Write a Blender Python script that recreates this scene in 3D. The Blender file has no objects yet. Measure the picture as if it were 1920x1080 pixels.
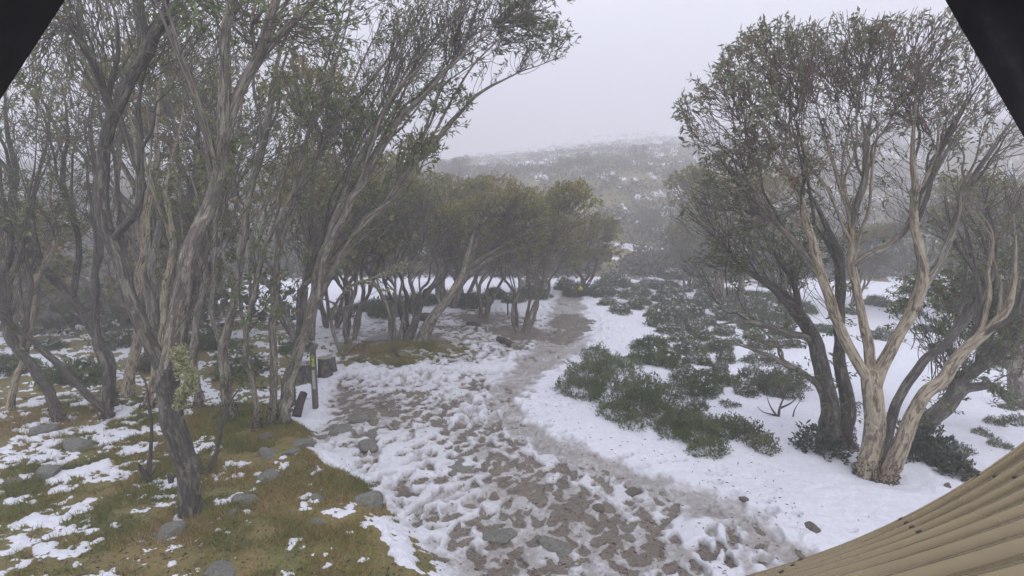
import bpy, math, random
import numpy as np
from mathutils import Vector, kdtree

# ------------------------------------------------------------------ camera, world, sun
SC = bpy.context.scene
F = 1048.0                        # focal length in pixels of the 1920-wide photograph
PITCH = math.radians(8.0)
CP, SP = math.cos(PITCH), math.sin(PITCH)
CAM = np.array([0.0, 0.0, 3.5])
cd = bpy.data.cameras.new("camera")
cam = bpy.data.objects.new("camera", cd)
SC.collection.objects.link(cam)
cam.location = CAM
cam.rotation_euler = (math.radians(90) - PITCH, 0, 0)
cd.sensor_width = 36.0
cd.lens = 36.0 * F / 1920.0
cd.clip_start = 0.02
cd.clip_end = 3000
SC.camera = cam

SUN_EL, SUN_ROT = math.radians(48), math.radians(150)
w = bpy.data.worlds.new("World"); SC.world = w; w.use_nodes = True
nt = w.node_tree; nt.nodes.clear()
wo = nt.nodes.new("ShaderNodeOutputWorld")
bg = nt.nodes.new("ShaderNodeBackground"); bg.inputs["Strength"].default_value = 0.1
sky = nt.nodes.new("ShaderNodeTexSky"); sky.sky_type = 'NISHITA'; sky.sun_disc = False
sky.sun_elevation = SUN_EL; sky.sun_rotation = SUN_ROT
sky.air_density = 1.0; sky.dust_density = 4.0
hs = nt.nodes.new("ShaderNodeHueSaturation"); hs.inputs["Saturation"].default_value = 0.25
mx = nt.nodes.new("ShaderNodeMix"); mx.data_type = 'RGBA'
mx.inputs["Factor"].default_value = 0.85                       # closed cloud deck over the clear sky
geo = nt.nodes.new("ShaderNodeTexCoord"); sx = nt.nodes.new("ShaderNodeSeparateXYZ")
nt.links.new(geo.outputs["Generated"], sx.inputs[0])
mr = nt.nodes.new("ShaderNodeMapRange"); mr.inputs["From Min"].default_value = 0.0; mr.inputs["From Max"].default_value = 1.0
mr.inputs["To Min"].default_value = 3.7; mr.inputs["To Max"].default_value = 13.0        # overcast: zenith about three times the horizon
nt.links.new(sx.outputs["Z"], mr.inputs["Value"])
vm = nt.nodes.new("ShaderNodeVectorMath"); vm.operation = 'SCALE'; vm.inputs[0].default_value = (0.965, 0.975, 1.15)
nt.links.new(mr.outputs[0], vm.inputs["Scale"])
nt.links.new(vm.outputs[0], mx.inputs["B"])
nt.links.new(sky.outputs[0], hs.inputs["Color"])
nt.links.new(hs.outputs[0], mx.inputs["A"])
nt.links.new(mx.outputs["Result"], bg.inputs["Color"])
nt.links.new(bg.outputs[0], wo.inputs["Surface"])

sd_ = bpy.data.lights.new("sun", 'SUN'); sd_.energy = 0.8; sd_.angle = math.radians(35)
sd_.color = (1.0, 0.97, 0.94)
sun = bpy.data.objects.new("sun", sd_); SC.collection.objects.link(sun)
_sd = Vector((math.sin(SUN_ROT) * math.cos(SUN_EL), math.cos(SUN_ROT) * math.cos(SUN_EL), math.sin(SUN_EL)))
sun.rotation_euler = (-_sd).to_track_quat('-Z', 'Y').to_euler()

SC.view_settings.view_transform = 'Standard'
SC.view_settings.look = 'None'
SC.view_settings.gamma = 1.0
SC.view_settings.use_curve_mapping = False
SC.view_settings.exposure = 1.02
SC.render.engine = 'CYCLES'
SC.cycles.max_bounces = 4
SC.cycles.diffuse_bounces = 2
SC.cycles.glossy_bounces = 2
SC.cycles.volume_bounces = 1
SC.cycles.use_denoising = True
HAZE_DENSITY = 0.0102

COL = SC.collection
RNG = np.random.default_rng(7)

# ------------------------------------------------------------------ small maths
def ray(px, py):
    u = (px - 960.0) / F; v = (540.0 - py) / F
    return np.array([u, CP + v * SP, -SP + v * CP])

def at(px, py, Y):
    d = ray(px, py)
    return CAM + d * (Y / d[1])

def flat(px, py):
    d = ray(px, py)
    return (CAM + d * (-CAM[2] / d[2]))[:2]

def sstep(a, b, x):
    t = np.clip((x - a) / (b - a), 0, 1)
    return t * t * (3 - 2 * t)

def _hash(ix, iy, iz, seed):
    h = (ix.astype(np.int64) * 374761393 + iy.astype(np.int64) * 668265263 + iz.astype(np.int64) * 2147483647 + seed * 974634777) & 0xffffffff
    h = ((h ^ (h >> 13)) * 1274126177) & 0xffffffff
    h = ((h ^ (h >> 15)) * 2246822519) & 0xffffffff
    return ((h ^ (h >> 16)) & 0xffffff) / float(0xffffff)

def vnoise(x, y, seed=0):
    ix = np.floor(x); iy = np.floor(y); fx = x - ix; fy = y - iy
    fx = fx * fx * fx * (fx * (fx * 6 - 15) + 10); fy = fy * fy * fy * (fy * (fy * 6 - 15) + 10)
    z = np.zeros_like(ix)
    a = _hash(ix, iy, z, seed); b = _hash(ix + 1, iy, z, seed); c = _hash(ix, iy + 1, z, seed); d = _hash(ix + 1, iy + 1, z, seed)
    return (a * (1 - fx) + b * fx) * (1 - fy) + (c * (1 - fx) + d * fx) * fy

def fbm(x, y, seed=0, octs=4, gain=0.5):
    s = 0; a = 1; t = 0
    for o in range(octs):
        s = s + a * vnoise(x * 2 ** o + 17.3 * o, y * 2 ** o - 9.1 * o, seed + o); t += a; a *= gain
    return s / t

def vnoise3(p, seed=0):
    i = np.floor(p); f = p - i; f = f * f * (3 - 2 * f)
    r = 0
    for dx in (0, 1):
        for dy in (0, 1):
            for dz in (0, 1):
                wgt = (f[:, 0] if dx else 1 - f[:, 0]) * (f[:, 1] if dy else 1 - f[:, 1]) * (f[:, 2] if dz else 1 - f[:, 2])
                r = r + wgt * _hash(i[:, 0] + dx, i[:, 1] + dy, i[:, 2] + dz, seed)
    return r

def cells(x, y, seed=0):
    """distance to the nearest jittered cell point, and that cell's random value"""
    ix = np.floor(x); iy = np.floor(y)
    best = np.full(x.shape, 9.0); val = np.zeros(x.shape)
    z = np.zeros_like(ix)
    for dx in (-1, 0, 1):
        for dy in (-1, 0, 1):
            cx = ix + dx; cy = iy + dy
            qx = cx + _hash(cx, cy, z, seed); qy = cy + _hash(cx, cy, z + 1, seed)
            d = np.hypot(x - qx, y - qy)
            m = d < best
            best = np.where(m, d, best); val = np.where(m, _hash(cx, cy, z + 2, seed), val)
    return best, val

def prints(x, y, cell, seed, lng=0.15, sht=0.062):
    """boot prints: one jittered, turned ellipse per cell; returns 0 outside, 1 in the print"""
    gx, gy = x / cell, y / cell
    ix = np.floor(gx); iy = np.floor(gy); z = np.zeros_like(ix); out = np.zeros(x.shape)
    for dx in (-1, 0, 1):
        for dy in (-1, 0, 1):
            cx = ix + dx; cy = iy + dy
            qx = (cx + _hash(cx, cy, z, seed)) * cell; qy = (cy + _hash(cx, cy, z + 1, seed)) * cell
            a = 1.25 + (_hash(cx, cy, z + 2, seed) - 0.5) * 1.5; k = _hash(cx, cy, z + 3, seed)
            u = (x - qx) * np.cos(a) + (y - qy) * np.sin(a); v = -(x - qx) * np.sin(a) + (y - qy) * np.cos(a)
            sz = 0.7 + 0.5 * _hash(cx, cy, z + 4, seed)
            v = v * (1 + 0.35 * np.sin(u / (lng * sz) * 2.4))
            d = np.hypot(u / (lng * sz), v / (sht * sz))
            out = np.maximum(out, sstep(1.2, 0.75, d) * (0.45 + 0.55 * k) * (k > 0.15))
    return out

def seg_dist(x, y, pts, closed):
    """distance to a polyline, parameter of the closest vertex span"""
    n = len(pts); best = np.full(x.shape, 1e9); par = np.zeros(x.shape)
    for i in range(n if closed else n - 1):
        a = pts[i]; b = pts[(i + 1) % n]
        dx, dy = b[0] - a[0], b[1] - a[1]; L = dx * dx + dy * dy + 1e-9
        t = np.clip(((x - a[0]) * dx + (y - a[1]) * dy) / L, 0, 1)
        d = np.hypot(x - a[0] - t * dx, y - a[1] - t * dy)
        m = d < best
        best = np.where(m, d, best); par = np.where(m, i + t, par)
    return best, par

def sd_poly(x, y, pts):
    """signed distance, positive inside"""
    d, _ = seg_dist(x, y, pts, True)
    inside = np.zeros(x.shape, bool); n = len(pts)
    for i in range(n):
        a = pts[i]; b = pts[(i + 1) % n]
        c = ((a[1] > y) != (b[1] > y)) & (x < (b[0] - a[0]) * (y - a[1]) / (b[1] - a[1] + 1e-12) + a[0])
        inside ^= c
    return np.where(inside, d, -d)

def P(*pp):
    return [flat(a, b) for a, b in pp]

BANK = P((-900, 1350), (880, 1350), (830, 1080), (770, 1010), (725, 965), (690, 915), (640, 892), (600, 860), (570, 815), (520, 775), (380, 768), (250, 762), (0, 768), (-900, 768))
TROD = P((640, 705), (800, 690), (935, 690), (955, 760), (1000, 810), (1150, 870), (1400, 960), (1560, 1080), (1650, 1350), (880, 1350), (790, 1040), (700, 930), (600, 850), (590, 780))
MUD = P((860, 900), (1000, 880), (1150, 930), (1260, 990), (1300, 1080), (1150, 1350), (850, 1350), (830, 1050), (900, 960))
GROVE1 = P((600, 655), (740, 640), (880, 650), (880, 672), (760, 690), (640, 690))
GROVE2 = P((600, 612), (760, 590), (900, 580), (1010, 590), (1025, 640), (960, 680), (800, 692), (640, 700))
WOODS = P((-1200, 768), (250, 762), (560, 780), (590, 730), (600, 660), (560, 600), (300, 520), (-1200, 520))
PATHPX = [(1075, 548), (1062, 565), (1065, 600), (1060, 640), (1010, 680), (968, 715), (948, 760), (972, 800), (1040, 842), (1150, 880), (1280, 925), (1390, 985), (1470, 1060), (1560, 1200)]
PATH = P(*PATHPX)
PATHW = [0.5, 0.6, 0.75, 0.8, 0.6, 0.34, 0.25, 0.25, 0.26, 0.28, 0.32, 0.34, 0.36, 0.4]
MUDPATCH = P((1030, 590), (1090, 588), (1128, 606), (1100, 632), (1040, 652), (1020, 640))

FEET = []                         # trunk feet where the snow has melted back
def H0(x, y):
    x = np.asarray(x, float); y = np.asarray(y, float)
    near = (y > 2) & (y < 14)
    z = 0.16 * (fbm(x * 0.35, y * 0.35, 3, 3) - 0.5) + 0.05 * (fbm(x * 1.3, y * 1.3, 5, 3) - 0.5)
    s = sd_poly(x, y, BANK)
    z = z + 0.30 * sstep(-0.25, 0.45, s) + 0.10 * (fbm(x * 0.9, y * 0.9, 8, 3) - 0.5) * sstep(0, 1, s)
    u = np.maximum(0, y - 30 - 0.10 * x)
    u2 = np.maximum(0, u - 70)
    hill = 0.205 * (np.sqrt(u * u + 64) - 8) - 0.10 * (np.sqrt(u2 * u2 + 100) - 10) + 4.0 * (fbm(x * 0.03, y * 0.03, 12, 3) - 0.5) * sstep(0, 35, u) + 7 * (fbm(x * 0.009, y * 0.009, 14, 3) - 0.5) * sstep(25, 120, u)
    z = z + np.where(y > 0, np.maximum(hill, -8), 0) * (1 + 0.30 * np.tanh(x / 45.0))
    # the ground falls away gently behind the shelter on the right
    z = z - 0.25 * sstep(3, 12, x) * sstep(2, 8, y) * (1 - sstep(16, 30, y))
    return z

def gp(px, py):
    d = ray(px, py)
    t = np.concatenate([np.arange(1.5, 30, 0.02), np.arange(30, 220, 0.2)])
    X = CAM[0] + d[0] * t; Y = CAM[1] + d[1] * t; Z = CAM[2] + d[2] * t
    h = H0(X, Y)
    k = np.argmax(Z < h)
    if not (Z < h).any():
        k = len(t) - 1
    return np.array([X[k], Y[k], h[k]])

# ------------------------------------------------------------------ mesh and object helpers
def mk_mesh(name, V, quads=None, tris=None, mat=None, attrs=None, smooth=True):
    me = bpy.data.meshes.new(name)
    V = np.ascontiguousarray(V, np.float32)
    me.vertices.add(len(V)); me.vertices.foreach_set("co", V.ravel())
    idx = []; starts = []; off = 0
    for a, k in ((quads, 4), (tris, 3)):
        if a is not None and len(a):
            a = np.asarray(a, np.int32).reshape(-1, k)
            idx.append(a.ravel()); starts.append(off + np.arange(len(a), dtype=np.int32) * k); off += a.size
    idx = np.concatenate(idx); starts = np.concatenate(starts)
    me.loops.add(len(idx)); me.loops.foreach_set("vertex_index", idx)
    me.polygons.add(len(starts)); me.polygons.foreach_set("loop_start", starts)
    if smooth:
        me.polygons.foreach_set("use_smooth", np.ones(len(starts), bool))
    me.update(calc_edges=True); me.validate()
    for k, v in (attrs or {}).items():
        v = np.ascontiguousarray(v, np.float32)
        if v.ndim == 1:
            at_ = me.attributes.new(k, 'FLOAT', 'POINT'); at_.data.foreach_set("value", v)
        else:
            at_ = me.attributes.new(k, 'FLOAT_VECTOR', 'POINT'); at_.data.foreach_set("vector", v.ravel())
    if mat:
        me.materials.append(mat)
    return me

def obj(name, me, parent=None, loc=None):
    o = bpy.data.objects.new(name, me); COL.objects.link(o)
    if parent: o.parent = parent
    if loc is not None: o.location = loc
    return o

def tag(o, label=None, cat=None, group=None, kind=None):
    if label: o["label"] = label
    if cat: o["category"] = cat
    if group: o["group"] = group
    if kind: o["kind"] = kind
    return o

def empty(name, loc, label, cat, group=None, rz=0.0, scale=1.0):
    o = bpy.data.objects.new(name, None); COL.objects.link(o)
    o.location = loc; o.rotation_euler = (0, 0, rz); o.empty_display_size = 0.2
    o.scale = (scale,) * 3 if np.isscalar(scale) else scale
    return tag(o, label, cat, group)

def copy_tree(root, loc, rz, scale, label, group=None):
    r = root.copy(); COL.objects.link(r)
    r.location = loc; r.rotation_euler = (0, 0, rz)
    r.scale = (scale,) * 3 if np.isscalar(scale) else scale
    r["label"] = label
    if group: r["group"] = group
    for ch in list(root.children):
        c = ch.copy(); COL.objects.link(c); c.parent = r
        for g in ch.children:
            d = g.copy(); COL.objects.link(d); d.parent = c
    return r

# ------------------------------------------------------------------ materials
class NB:
    def __init__(s, name):
        s.m = bpy.data.materials.new(name); s.m.use_nodes = True
        s.t = s.m.node_tree; s.t.nodes.clear()
        s.out = s.n("ShaderNodeOutputMaterial"); s.b = s.n("ShaderNodeBsdfPrincipled")
        s.l(s.b.outputs[0], s.out.inputs["Surface"])
    def n(s, t): return s.t.nodes.new(t)
    def l(s, a, b): s.t.links.new(a, b)
    def attr(s, name, out="Fac"):
        a = s.n("ShaderNodeAttribute"); a.attribute_name = name; return a.outputs[out]
    def coord(s, out="Object"): return s.n("ShaderNodeTexCoord").outputs[out]
    def noise(s, vec, scale, detail=4, rough=0.55, dist=0.0):
        n = s.n("ShaderNodeTexNoise"); n.inputs["Scale"].default_value = scale; n.inputs["Detail"].default_value = detail
        n.inputs["Roughness"].default_value = rough; n.inputs["Distortion"].default_value = dist
        s.l(vec, n.inputs["Vector"]); return n.outputs["Fac"]
    def map(s, vec, scale):
        m = s.n("ShaderNodeMapping"); m.inputs["Scale"].default_value = scale; s.l(vec, m.inputs["Vector"]); return m.outputs[0]
    def ramp(s, fac, stops):
        r = s.n("ShaderNodeValToRGB"); e = r.color_ramp.elements
        while len(e) < len(stops): e.new(0.5)
        for k, (p, c) in enumerate(stops):
            e[k].position = p; e[k].color = (c[0], c[1], c[2], 1) if not np.isscalar(c) else (c, c, c, 1)
        s.l(fac, r.inputs[0]); return r.outputs[0]
    def mix(s, f, a, b, mode='MIX'):
        m = s.n("ShaderNodeMix"); m.data_type = 'RGBA'; m.blend_type = mode
        for k, v in (("Factor", f), ("A", a), ("B", b)):
            if hasattr(v, "is_linked"): s.l(v, m.inputs[k])
            elif k == "Factor": m.inputs[k].default_value = v
            else: m.inputs[k].default_value = (v[0], v[1], v[2], 1)
        return m.outputs["Result"]
    def math(s, op, a, b=0.0):
        m = s.n("ShaderNodeMath"); m.operation = op
        for k, v in enumerate((a, b)):
            if hasattr(v, "is_linked"): s.l(v, m.inputs[k])
            else: m.inputs[k].default_value = v
        return m.outputs[0]
    def bump(s, h, strength=0.3, dist=0.02):
        b = s.n("ShaderNodeBump"); b.inputs["Strength"].default_value = strength; b.inputs["Distance"].default_value = dist
        s.l(h, b.inputs["Height"]); s.l(b.outputs[0], s.b.inputs["Normal"])
    def done(s, color=None, rough=0.8, spec=0.3, metal=0.0):
        for k, v in (("Base Color", color), ("Roughness", rough)):
            if v is None: continue
            if hasattr(v, "is_linked"): s.l(v, s.b.inputs[k])
            elif k == "Base Color": s.b.inputs[k].default_value = (v[0], v[1], v[2], 1)
            else: s.b.inputs[k].default_value = v
        s.b.inputs["Specular IOR Level"].default_value = spec
        s.b.inputs["Metallic"].default_value = metal
        return s.m

def mat_bark(name, stops, stops2, streak=2.4, bump=0.6, rough=0.7, patch=(0.46, 0.56)):
    """two barks on one stem: old dark skin and younger pale skin in long irregular patches"""
    b = NB(name)
    v = b.attr("bark", "Vector")
    f1 = b.noise(b.map(v, (streak, streak, 7.5)), 1.0, 6, 0.64, 1.0)
    f2 = b.noise(b.map(v, (7, 7, 16)), 1.0, 5, 0.7)
    f = b.math('ADD', b.math('MULTIPLY', f1, 0.68), b.math('MULTIPLY', f2, 0.32))
    pm = b.noise(b.map(v, (1.3, 1.3, 4.2)), 1.0, 6, 0.66, 1.4)
    k = b.ramp(pm, [(patch[0], 0.0), (patch[1], 1.0)])
    c = b.mix(k, b.ramp(f, stops), b.ramp(f, stops2))
    # scattered dark scars and knots
    kn = b.noise(b.map(v, (3.5, 3.5, 7)), 1.0, 3, 0.5, 0.3)
    c = b.mix(b.ramp(kn, [(0.60, 0.0), (0.70, 0.8)]), c, (0.035, 0.028, 0.026))
    b.bump(b.math('ADD', f, b.math('MULTIPLY', k, 0.25)), bump, 0.05)
    return b.done(c, rough, 0.4)

M = {}
M['bark_dark'] = mat_bark("bark_dark_grey", [(0.32, (0.022, 0.018, 0.015)), (0.48, (0.060, 0.052, 0.043)), (0.66, (0.13, 0.115, 0.095))],
                          [(0.32, (0.075, 0.070, 0.052)), (0.48, (0.155, 0.146, 0.108)), (0.66, (0.28, 0.265, 0.20))], patch=(0.49, 0.60))
M['bark_grey'] = mat_bark("bark_grey_brown", [(0.32, (0.042, 0.035, 0.029)), (0.48, (0.115, 0.097, 0.078)), (0.66, (0.22, 0.19, 0.155))],
                          [(0.32, (0.14, 0.125, 0.094)), (0.48, (0.275, 0.25, 0.19)), (0.66, (0.42, 0.385, 0.295))])
M['bark_pale'] = mat_bark("bark_cream_streaked", [(0.32, (0.045, 0.034, 0.026)), (0.48, (0.145, 0.112, 0.082)), (0.66, (0.26, 0.21, 0.15))],
                          [(0.30, (0.17, 0.135, 0.090)), (0.46, (0.35, 0.295, 0.20)), (0.64, (0.50, 0.44, 0.32))], streak=3.2, patch=(0.42, 0.50))
M['bark_red'] = mat_bark("bark_red_brown", [(0.32, (0.05, 0.034, 0.030)), (0.48, (0.125, 0.080, 0.066)), (0.66, (0.22, 0.15, 0.12))],
                          [(0.32, (0.13, 0.085, 0.066)), (0.48, (0.25, 0.165, 0.13)), (0.66, (0.36, 0.28, 0.22))])

def mat_twig(name, a, c):
    b = NB(name)
    f = b.noise(b.coord(), 3.0, 4)
    return b.done(b.ramp(f, [(0.3, a), (0.7, c)]), 0.75, 0.25)
M['twig'] = mat_twig("twig_grey_brown", (0.055, 0.046, 0.036), (0.165, 0.142, 0.112))
M['twig_red'] = mat_twig("twig_red_brown", (0.070, 0.050, 0.038), (0.19, 0.145, 0.112))

def mat_leaf(name, stops, rough=0.45):
    b = NB(name)
    c = b.ramp(b.attr("tint"), stops)
    big = b.noise(b.coord(), 0.9, 2)
    c = b.mix(b.ramp(big, [(0.35, 0.0), (0.7, 0.35)]), c, (0.17, 0.145, 0.085))
    b.done(c, rough, 0.45)
    tr = b.n("ShaderNodeBsdfTranslucent"); ms = b.n("ShaderNodeMixShader"); ms.inputs[0].default_value = 0.32
    b.l(c, tr.inputs["Color"]); b.l(b.b.outputs[0], ms.inputs[1]); b.l(tr.outputs[0], ms.inputs[2]); b.l(ms.outputs[0], b.out.inputs["Surface"])
    return b.m
M['leaf'] = mat_leaf("snow_gum_leaf", [(0.0, (0.065, 0.115, 0.036)), (0.45, (0.130, 0.185, 0.060)), (0.75, (0.21, 0.235, 0.095)), (0.92, (0.22, 0.17, 0.10)), (1.0, (0.24, 0.12, 0.07))])
M['leaf_olive'] = mat_leaf("olive_gum_leaf", [(0.0, (0.150, 0.170, 0.046)), (0.5, (0.26, 0.26, 0.076)), (0.85, (0.36, 0.29, 0.095)), (1.0, (0.32, 0.18, 0.075))])
M['leaf_red'] = mat_leaf("reddish_gum_leaf", [(0.0, (0.115, 0.145, 0.075)), (0.45, (0.195, 0.215, 0.115)), (0.74, (0.28, 0.26, 0.165)), (0.88, (0.27, 0.165, 0.12)), (1.0, (0.28, 0.125, 0.09))])
M['heath'] = mat_leaf("heath_leaf", [(0.0, (0.055, 0.098, 0.032)), (0.5, (0.112, 0.165, 0.052)), (0.88, (0.185, 0.225, 0.085)), (1.0, (0.19, 0.14, 0.075))])
M['heath_grey'] = mat_leaf("grey_heath_leaf", [(0.0, (0.075, 0.105, 0.046)), (0.5, (0.130, 0.160, 0.072)), (0.88, (0.185, 0.195, 0.105)), (1.0, (0.19, 0.13, 0.09))])
M['scrub'] = mat_leaf("far_scrub_leaf", [(0.0, (0.060, 0.066, 0.042)), (0.5, (0.098, 0.098, 0.064)), (1.0, (0.15, 0.13, 0.095))])
M['dark_leaf'] = mat_leaf("dark_glossy_leaf", [(0.0, (0.028, 0.050, 0.030)), (0.6, (0.060, 0.090, 0.054)), (1.0, (0.11, 0.12, 0.075))], 0.35)
M['grass'] = mat_leaf("alpine_grass", [(0.0, (0.100, 0.145, 0.026)), (0.35, (0.195, 0.200, 0.044)), (0.65, (0.275, 0.230, 0.066)), (0.85, (0.31, 0.19, 0.060)), (1.0, (0.38, 0.31, 0.16))], 0.8)
M['lichen'] = mat_leaf("pale_lichen", [(0.0, (0.22, 0.23, 0.11)), (0.5, (0.36, 0.37, 0.19)), (1.0, (0.50, 0.50, 0.30))], 0.9)
M['litter'] = mat_leaf("leaf_litter", [(0.0, (0.035, 0.025, 0.020)), (0.6, (0.10, 0.06, 0.042)), (1.0, (0.20, 0.11, 0.07))], 0.8)

def mat_ground():
    b = NB("snow_soil_and_moss")
    co = b.coord("Object")
    snow = b.attr("snow"); slush = b.attr("slush"); moss = b.attr("moss")
    n1 = b.noise(co, 2.2, 6, 0.62); n2 = b.noise(co, 14, 5, 0.65); n3 = b.noise(co, 60, 4, 0.7)
    nm = b.math('ADD', b.math('MULTIPLY', n1, 0.5), b.math('MULTIPLY', n2, 0.5))
    soil = b.ramp(nm, [(0.30, (0.052, 0.042, 0.030)), (0.5, (0.112, 0.093, 0.070)), (0.68, (0.19, 0.165, 0.130))])
    soil = b.mix(b.ramp(n3, [(0.46, 0.0), (0.62, 0.8)]), soil, (0.23, 0.20, 0.165))
    soil = b.mix(b.ramp(b.noise(co, 38, 5, 0.7), [(0.30, 0.85), (0.46, 0.0)]), soil, (0.030, 0.024, 0.018))
    mo = b.ramp(b.math('ADD', b.math('MULTIPLY', n1, 0.55), b.math('MULTIPLY', n2, 0.45)),
                [(0.30, (0.075, 0.088, 0.026)), (0.44, (0.130, 0.120, 0.036)), (0.54, (0.180, 0.138, 0.048)), (0.66, (0.21, 0.125, 0.048))])
    mo = b.mix(b.ramp(n3, [(0.45, 0.0), (0.65, 0.75)]), mo, (0.055, 0.060, 0.020))
    mo = b.mix(b.ramp(b.noise(co, 30, 5, 0.7), [(0.52, 0.0), (0.66, 0.7)]), mo, (0.25, 0.20, 0.075))
    base = b.mix(b.ramp(b.math('ADD', moss, b.math('MULTIPLY', b.math('SUBTRACT', n2, 0.5), 0.7)), [(0.38, 0.0), (0.62, 1.0)]), soil, mo)
    sl = b.ramp(nm, [(0.30, (0.18, 0.162, 0.145)), (0.50, (0.31, 0.295, 0.28)), (0.66, (0.48, 0.475, 0.475))])
    white = b.ramp(n2, [(0.3, (0.565, 0.58, 0.62)), (0.7, (0.66, 0.67, 0.71))])
    sc = b.mix(slush, white, sl)
    edge = b.math('ADD', snow, b.math('MULTIPLY', b.math('SUBTRACT', n2, 0.5), 0.5))
    edge = b.math('ADD', edge, b.math('MULTIPLY', b.math('SUBTRACT', n3, 0.5), 0.25))
    k = b.ramp(edge, [(0.34, 0.0), (0.62, 1.0)])
    c = b.mix(k, base, sc)
    b.bump(b.math('ADD', b.math('MULTIPLY', n3, 0.5), n2), 0.55, 0.03)
    rough = b.mix(k, (0.62, 0.62, 0.62), (0.7, 0.7, 0.7))
    rough = b.mix(slush, rough, (0.35, 0.35, 0.35))
    return b.done(c, rough, 0.3)
M['ground'] = mat_ground()
b_ = NB('lodged_snow'); M['snow'] = b_.done(b_.ramp(b_.noise(b_.coord(), 20, 3), [(0.3, (0.6, 0.61, 0.65)), (0.7, (0.7, 0.71, 0.74))]), 0.7, 0.3)

def mat_rock(name, tone):
    b = NB(name); co = b.coord("Object")
    n1 = b.noise(co, 5, 6, 0.65); n2 = b.noise(co, 26, 5, 0.7)
    c = b.ramp(n1, [(0.30, tuple(0.55 * t for t in tone)), (0.55, tone), (0.75, tuple(1.5 * t for t in tone))])
    c = b.mix(b.ramp(n2, [(0.50, 0.0), (0.64, 0.8)]), c, (0.20, 0.21, 0.17))
    c = b.mix(b.ramp(b.noise(co, 9, 4), [(0.55, 0.0), (0.66, 0.8)]), c, (0.085, 0.095, 0.035))
    b.bump(b.math('ADD', n1, n2), 0.6, 0.03)
    return b.done(c, 0.7, 0.3)
M['rock'] = mat_rock("grey_granite", (0.175, 0.172, 0.155))
M['rock_brown'] = mat_rock("brown_wet_stone", (0.13, 0.098, 0.082))

def mat_wood(name, stops, scale=(14, 14, 1.2)):
    b = NB(name); co = b.map(b.coord("Object"), scale)
    n = b.noise(co, 1.6, 6, 0.65, 0.4)
    b.bump(n, 0.5, 0.02)
    return b.done(b.ramp(n, stops), 0.8, 0.25)
M['wood_dark'] = mat_wood("wet_dark_wood", [(0.3, (0.020, 0.017, 0.016)), (0.55, (0.060, 0.048, 0.043)), (0.75, (0.12, 0.10, 0.09))])
M['wood_post'] = mat_wood("weathered_post_wood", [(0.3, (0.060, 0.048, 0.040)), (0.55, (0.135, 0.112, 0.095)), (0.75, (0.23, 0.20, 0.17))])
M['wood_cut'] = mat_wood("cut_wood_face", [(0.3, (0.16, 0.13, 0.10)), (0.7, (0.33, 0.29, 0.24))], (20, 20, 20))

def mat_plain(name, col, rough=0.5, spec=0.4, metal=0.0, var=0.12, scale=8):
    b = NB(name); n = b.noise(b.coord("Object"), scale, 5, 0.6)
    c = b.ramp(n, [(0.25, tuple(max(0, v * (1 - 2 * var)) for v in col)), (0.75, tuple(v * (1 + var) for v in col))])
    return b.done(c, rough, spec, metal)
M['marker'] = mat_plain("marker_yellow_green", (0.42, 0.62, 0.03), 0.35)
M['sign_yellow'] = mat_plain("sign_yellow", (0.62, 0.50, 0.05), 0.5)
M['white'] = mat_plain("weathered_white_paint", (0.42, 0.41, 0.38), 0.6)
M['black'] = mat_plain("black_paint", (0.012, 0.012, 0.012), 0.5)
M['steel'] = mat_plain("galvanised_steel", (0.30, 0.30, 0.30), 0.45, 0.5, 0.6)
M['screw'] = mat_plain("dark_screw", (0.035, 0.030, 0.028), 0.5)
def mat_roof():
    b = NB("tan_painted_steel"); co = b.coord("Object")
    n = b.noise(co, 2.5, 5, 0.6); n2 = b.noise(co, 9.0, 5, 0.65)
    c = b.ramp(n, [(0.3, (0.195, 0.150, 0.072)), (0.7, (0.245, 0.192, 0.098))])
    c = b.mix(b.ramp(n2, [(0.55, 0.0), (0.8, 0.25)]), c, (0.12, 0.095, 0.055))
    return b.done(c, b.ramp(n, [(0.3, 0.20), (0.7, 0.34)]), 0.7, 0.5)
M['roof'] = mat_roof()
def mat_hood():
    b = NB("black_housing_plastic"); co = b.coord("Object")
    n = b.noise(b.map(co, (6, 60, 60)), 1.0, 5, 0.6)
    c = b.ramp(n, [(0.35, (0.006, 0.006, 0.008)), (0.6, (0.020, 0.020, 0.024)), (0.8, (0.07, 0.07, 0.08))])  # streaky reflections put into the plastic's colour as paler streaks
    return b.done(c, 0.4, 0.3)
M['hood'] = mat_hood()

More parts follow.
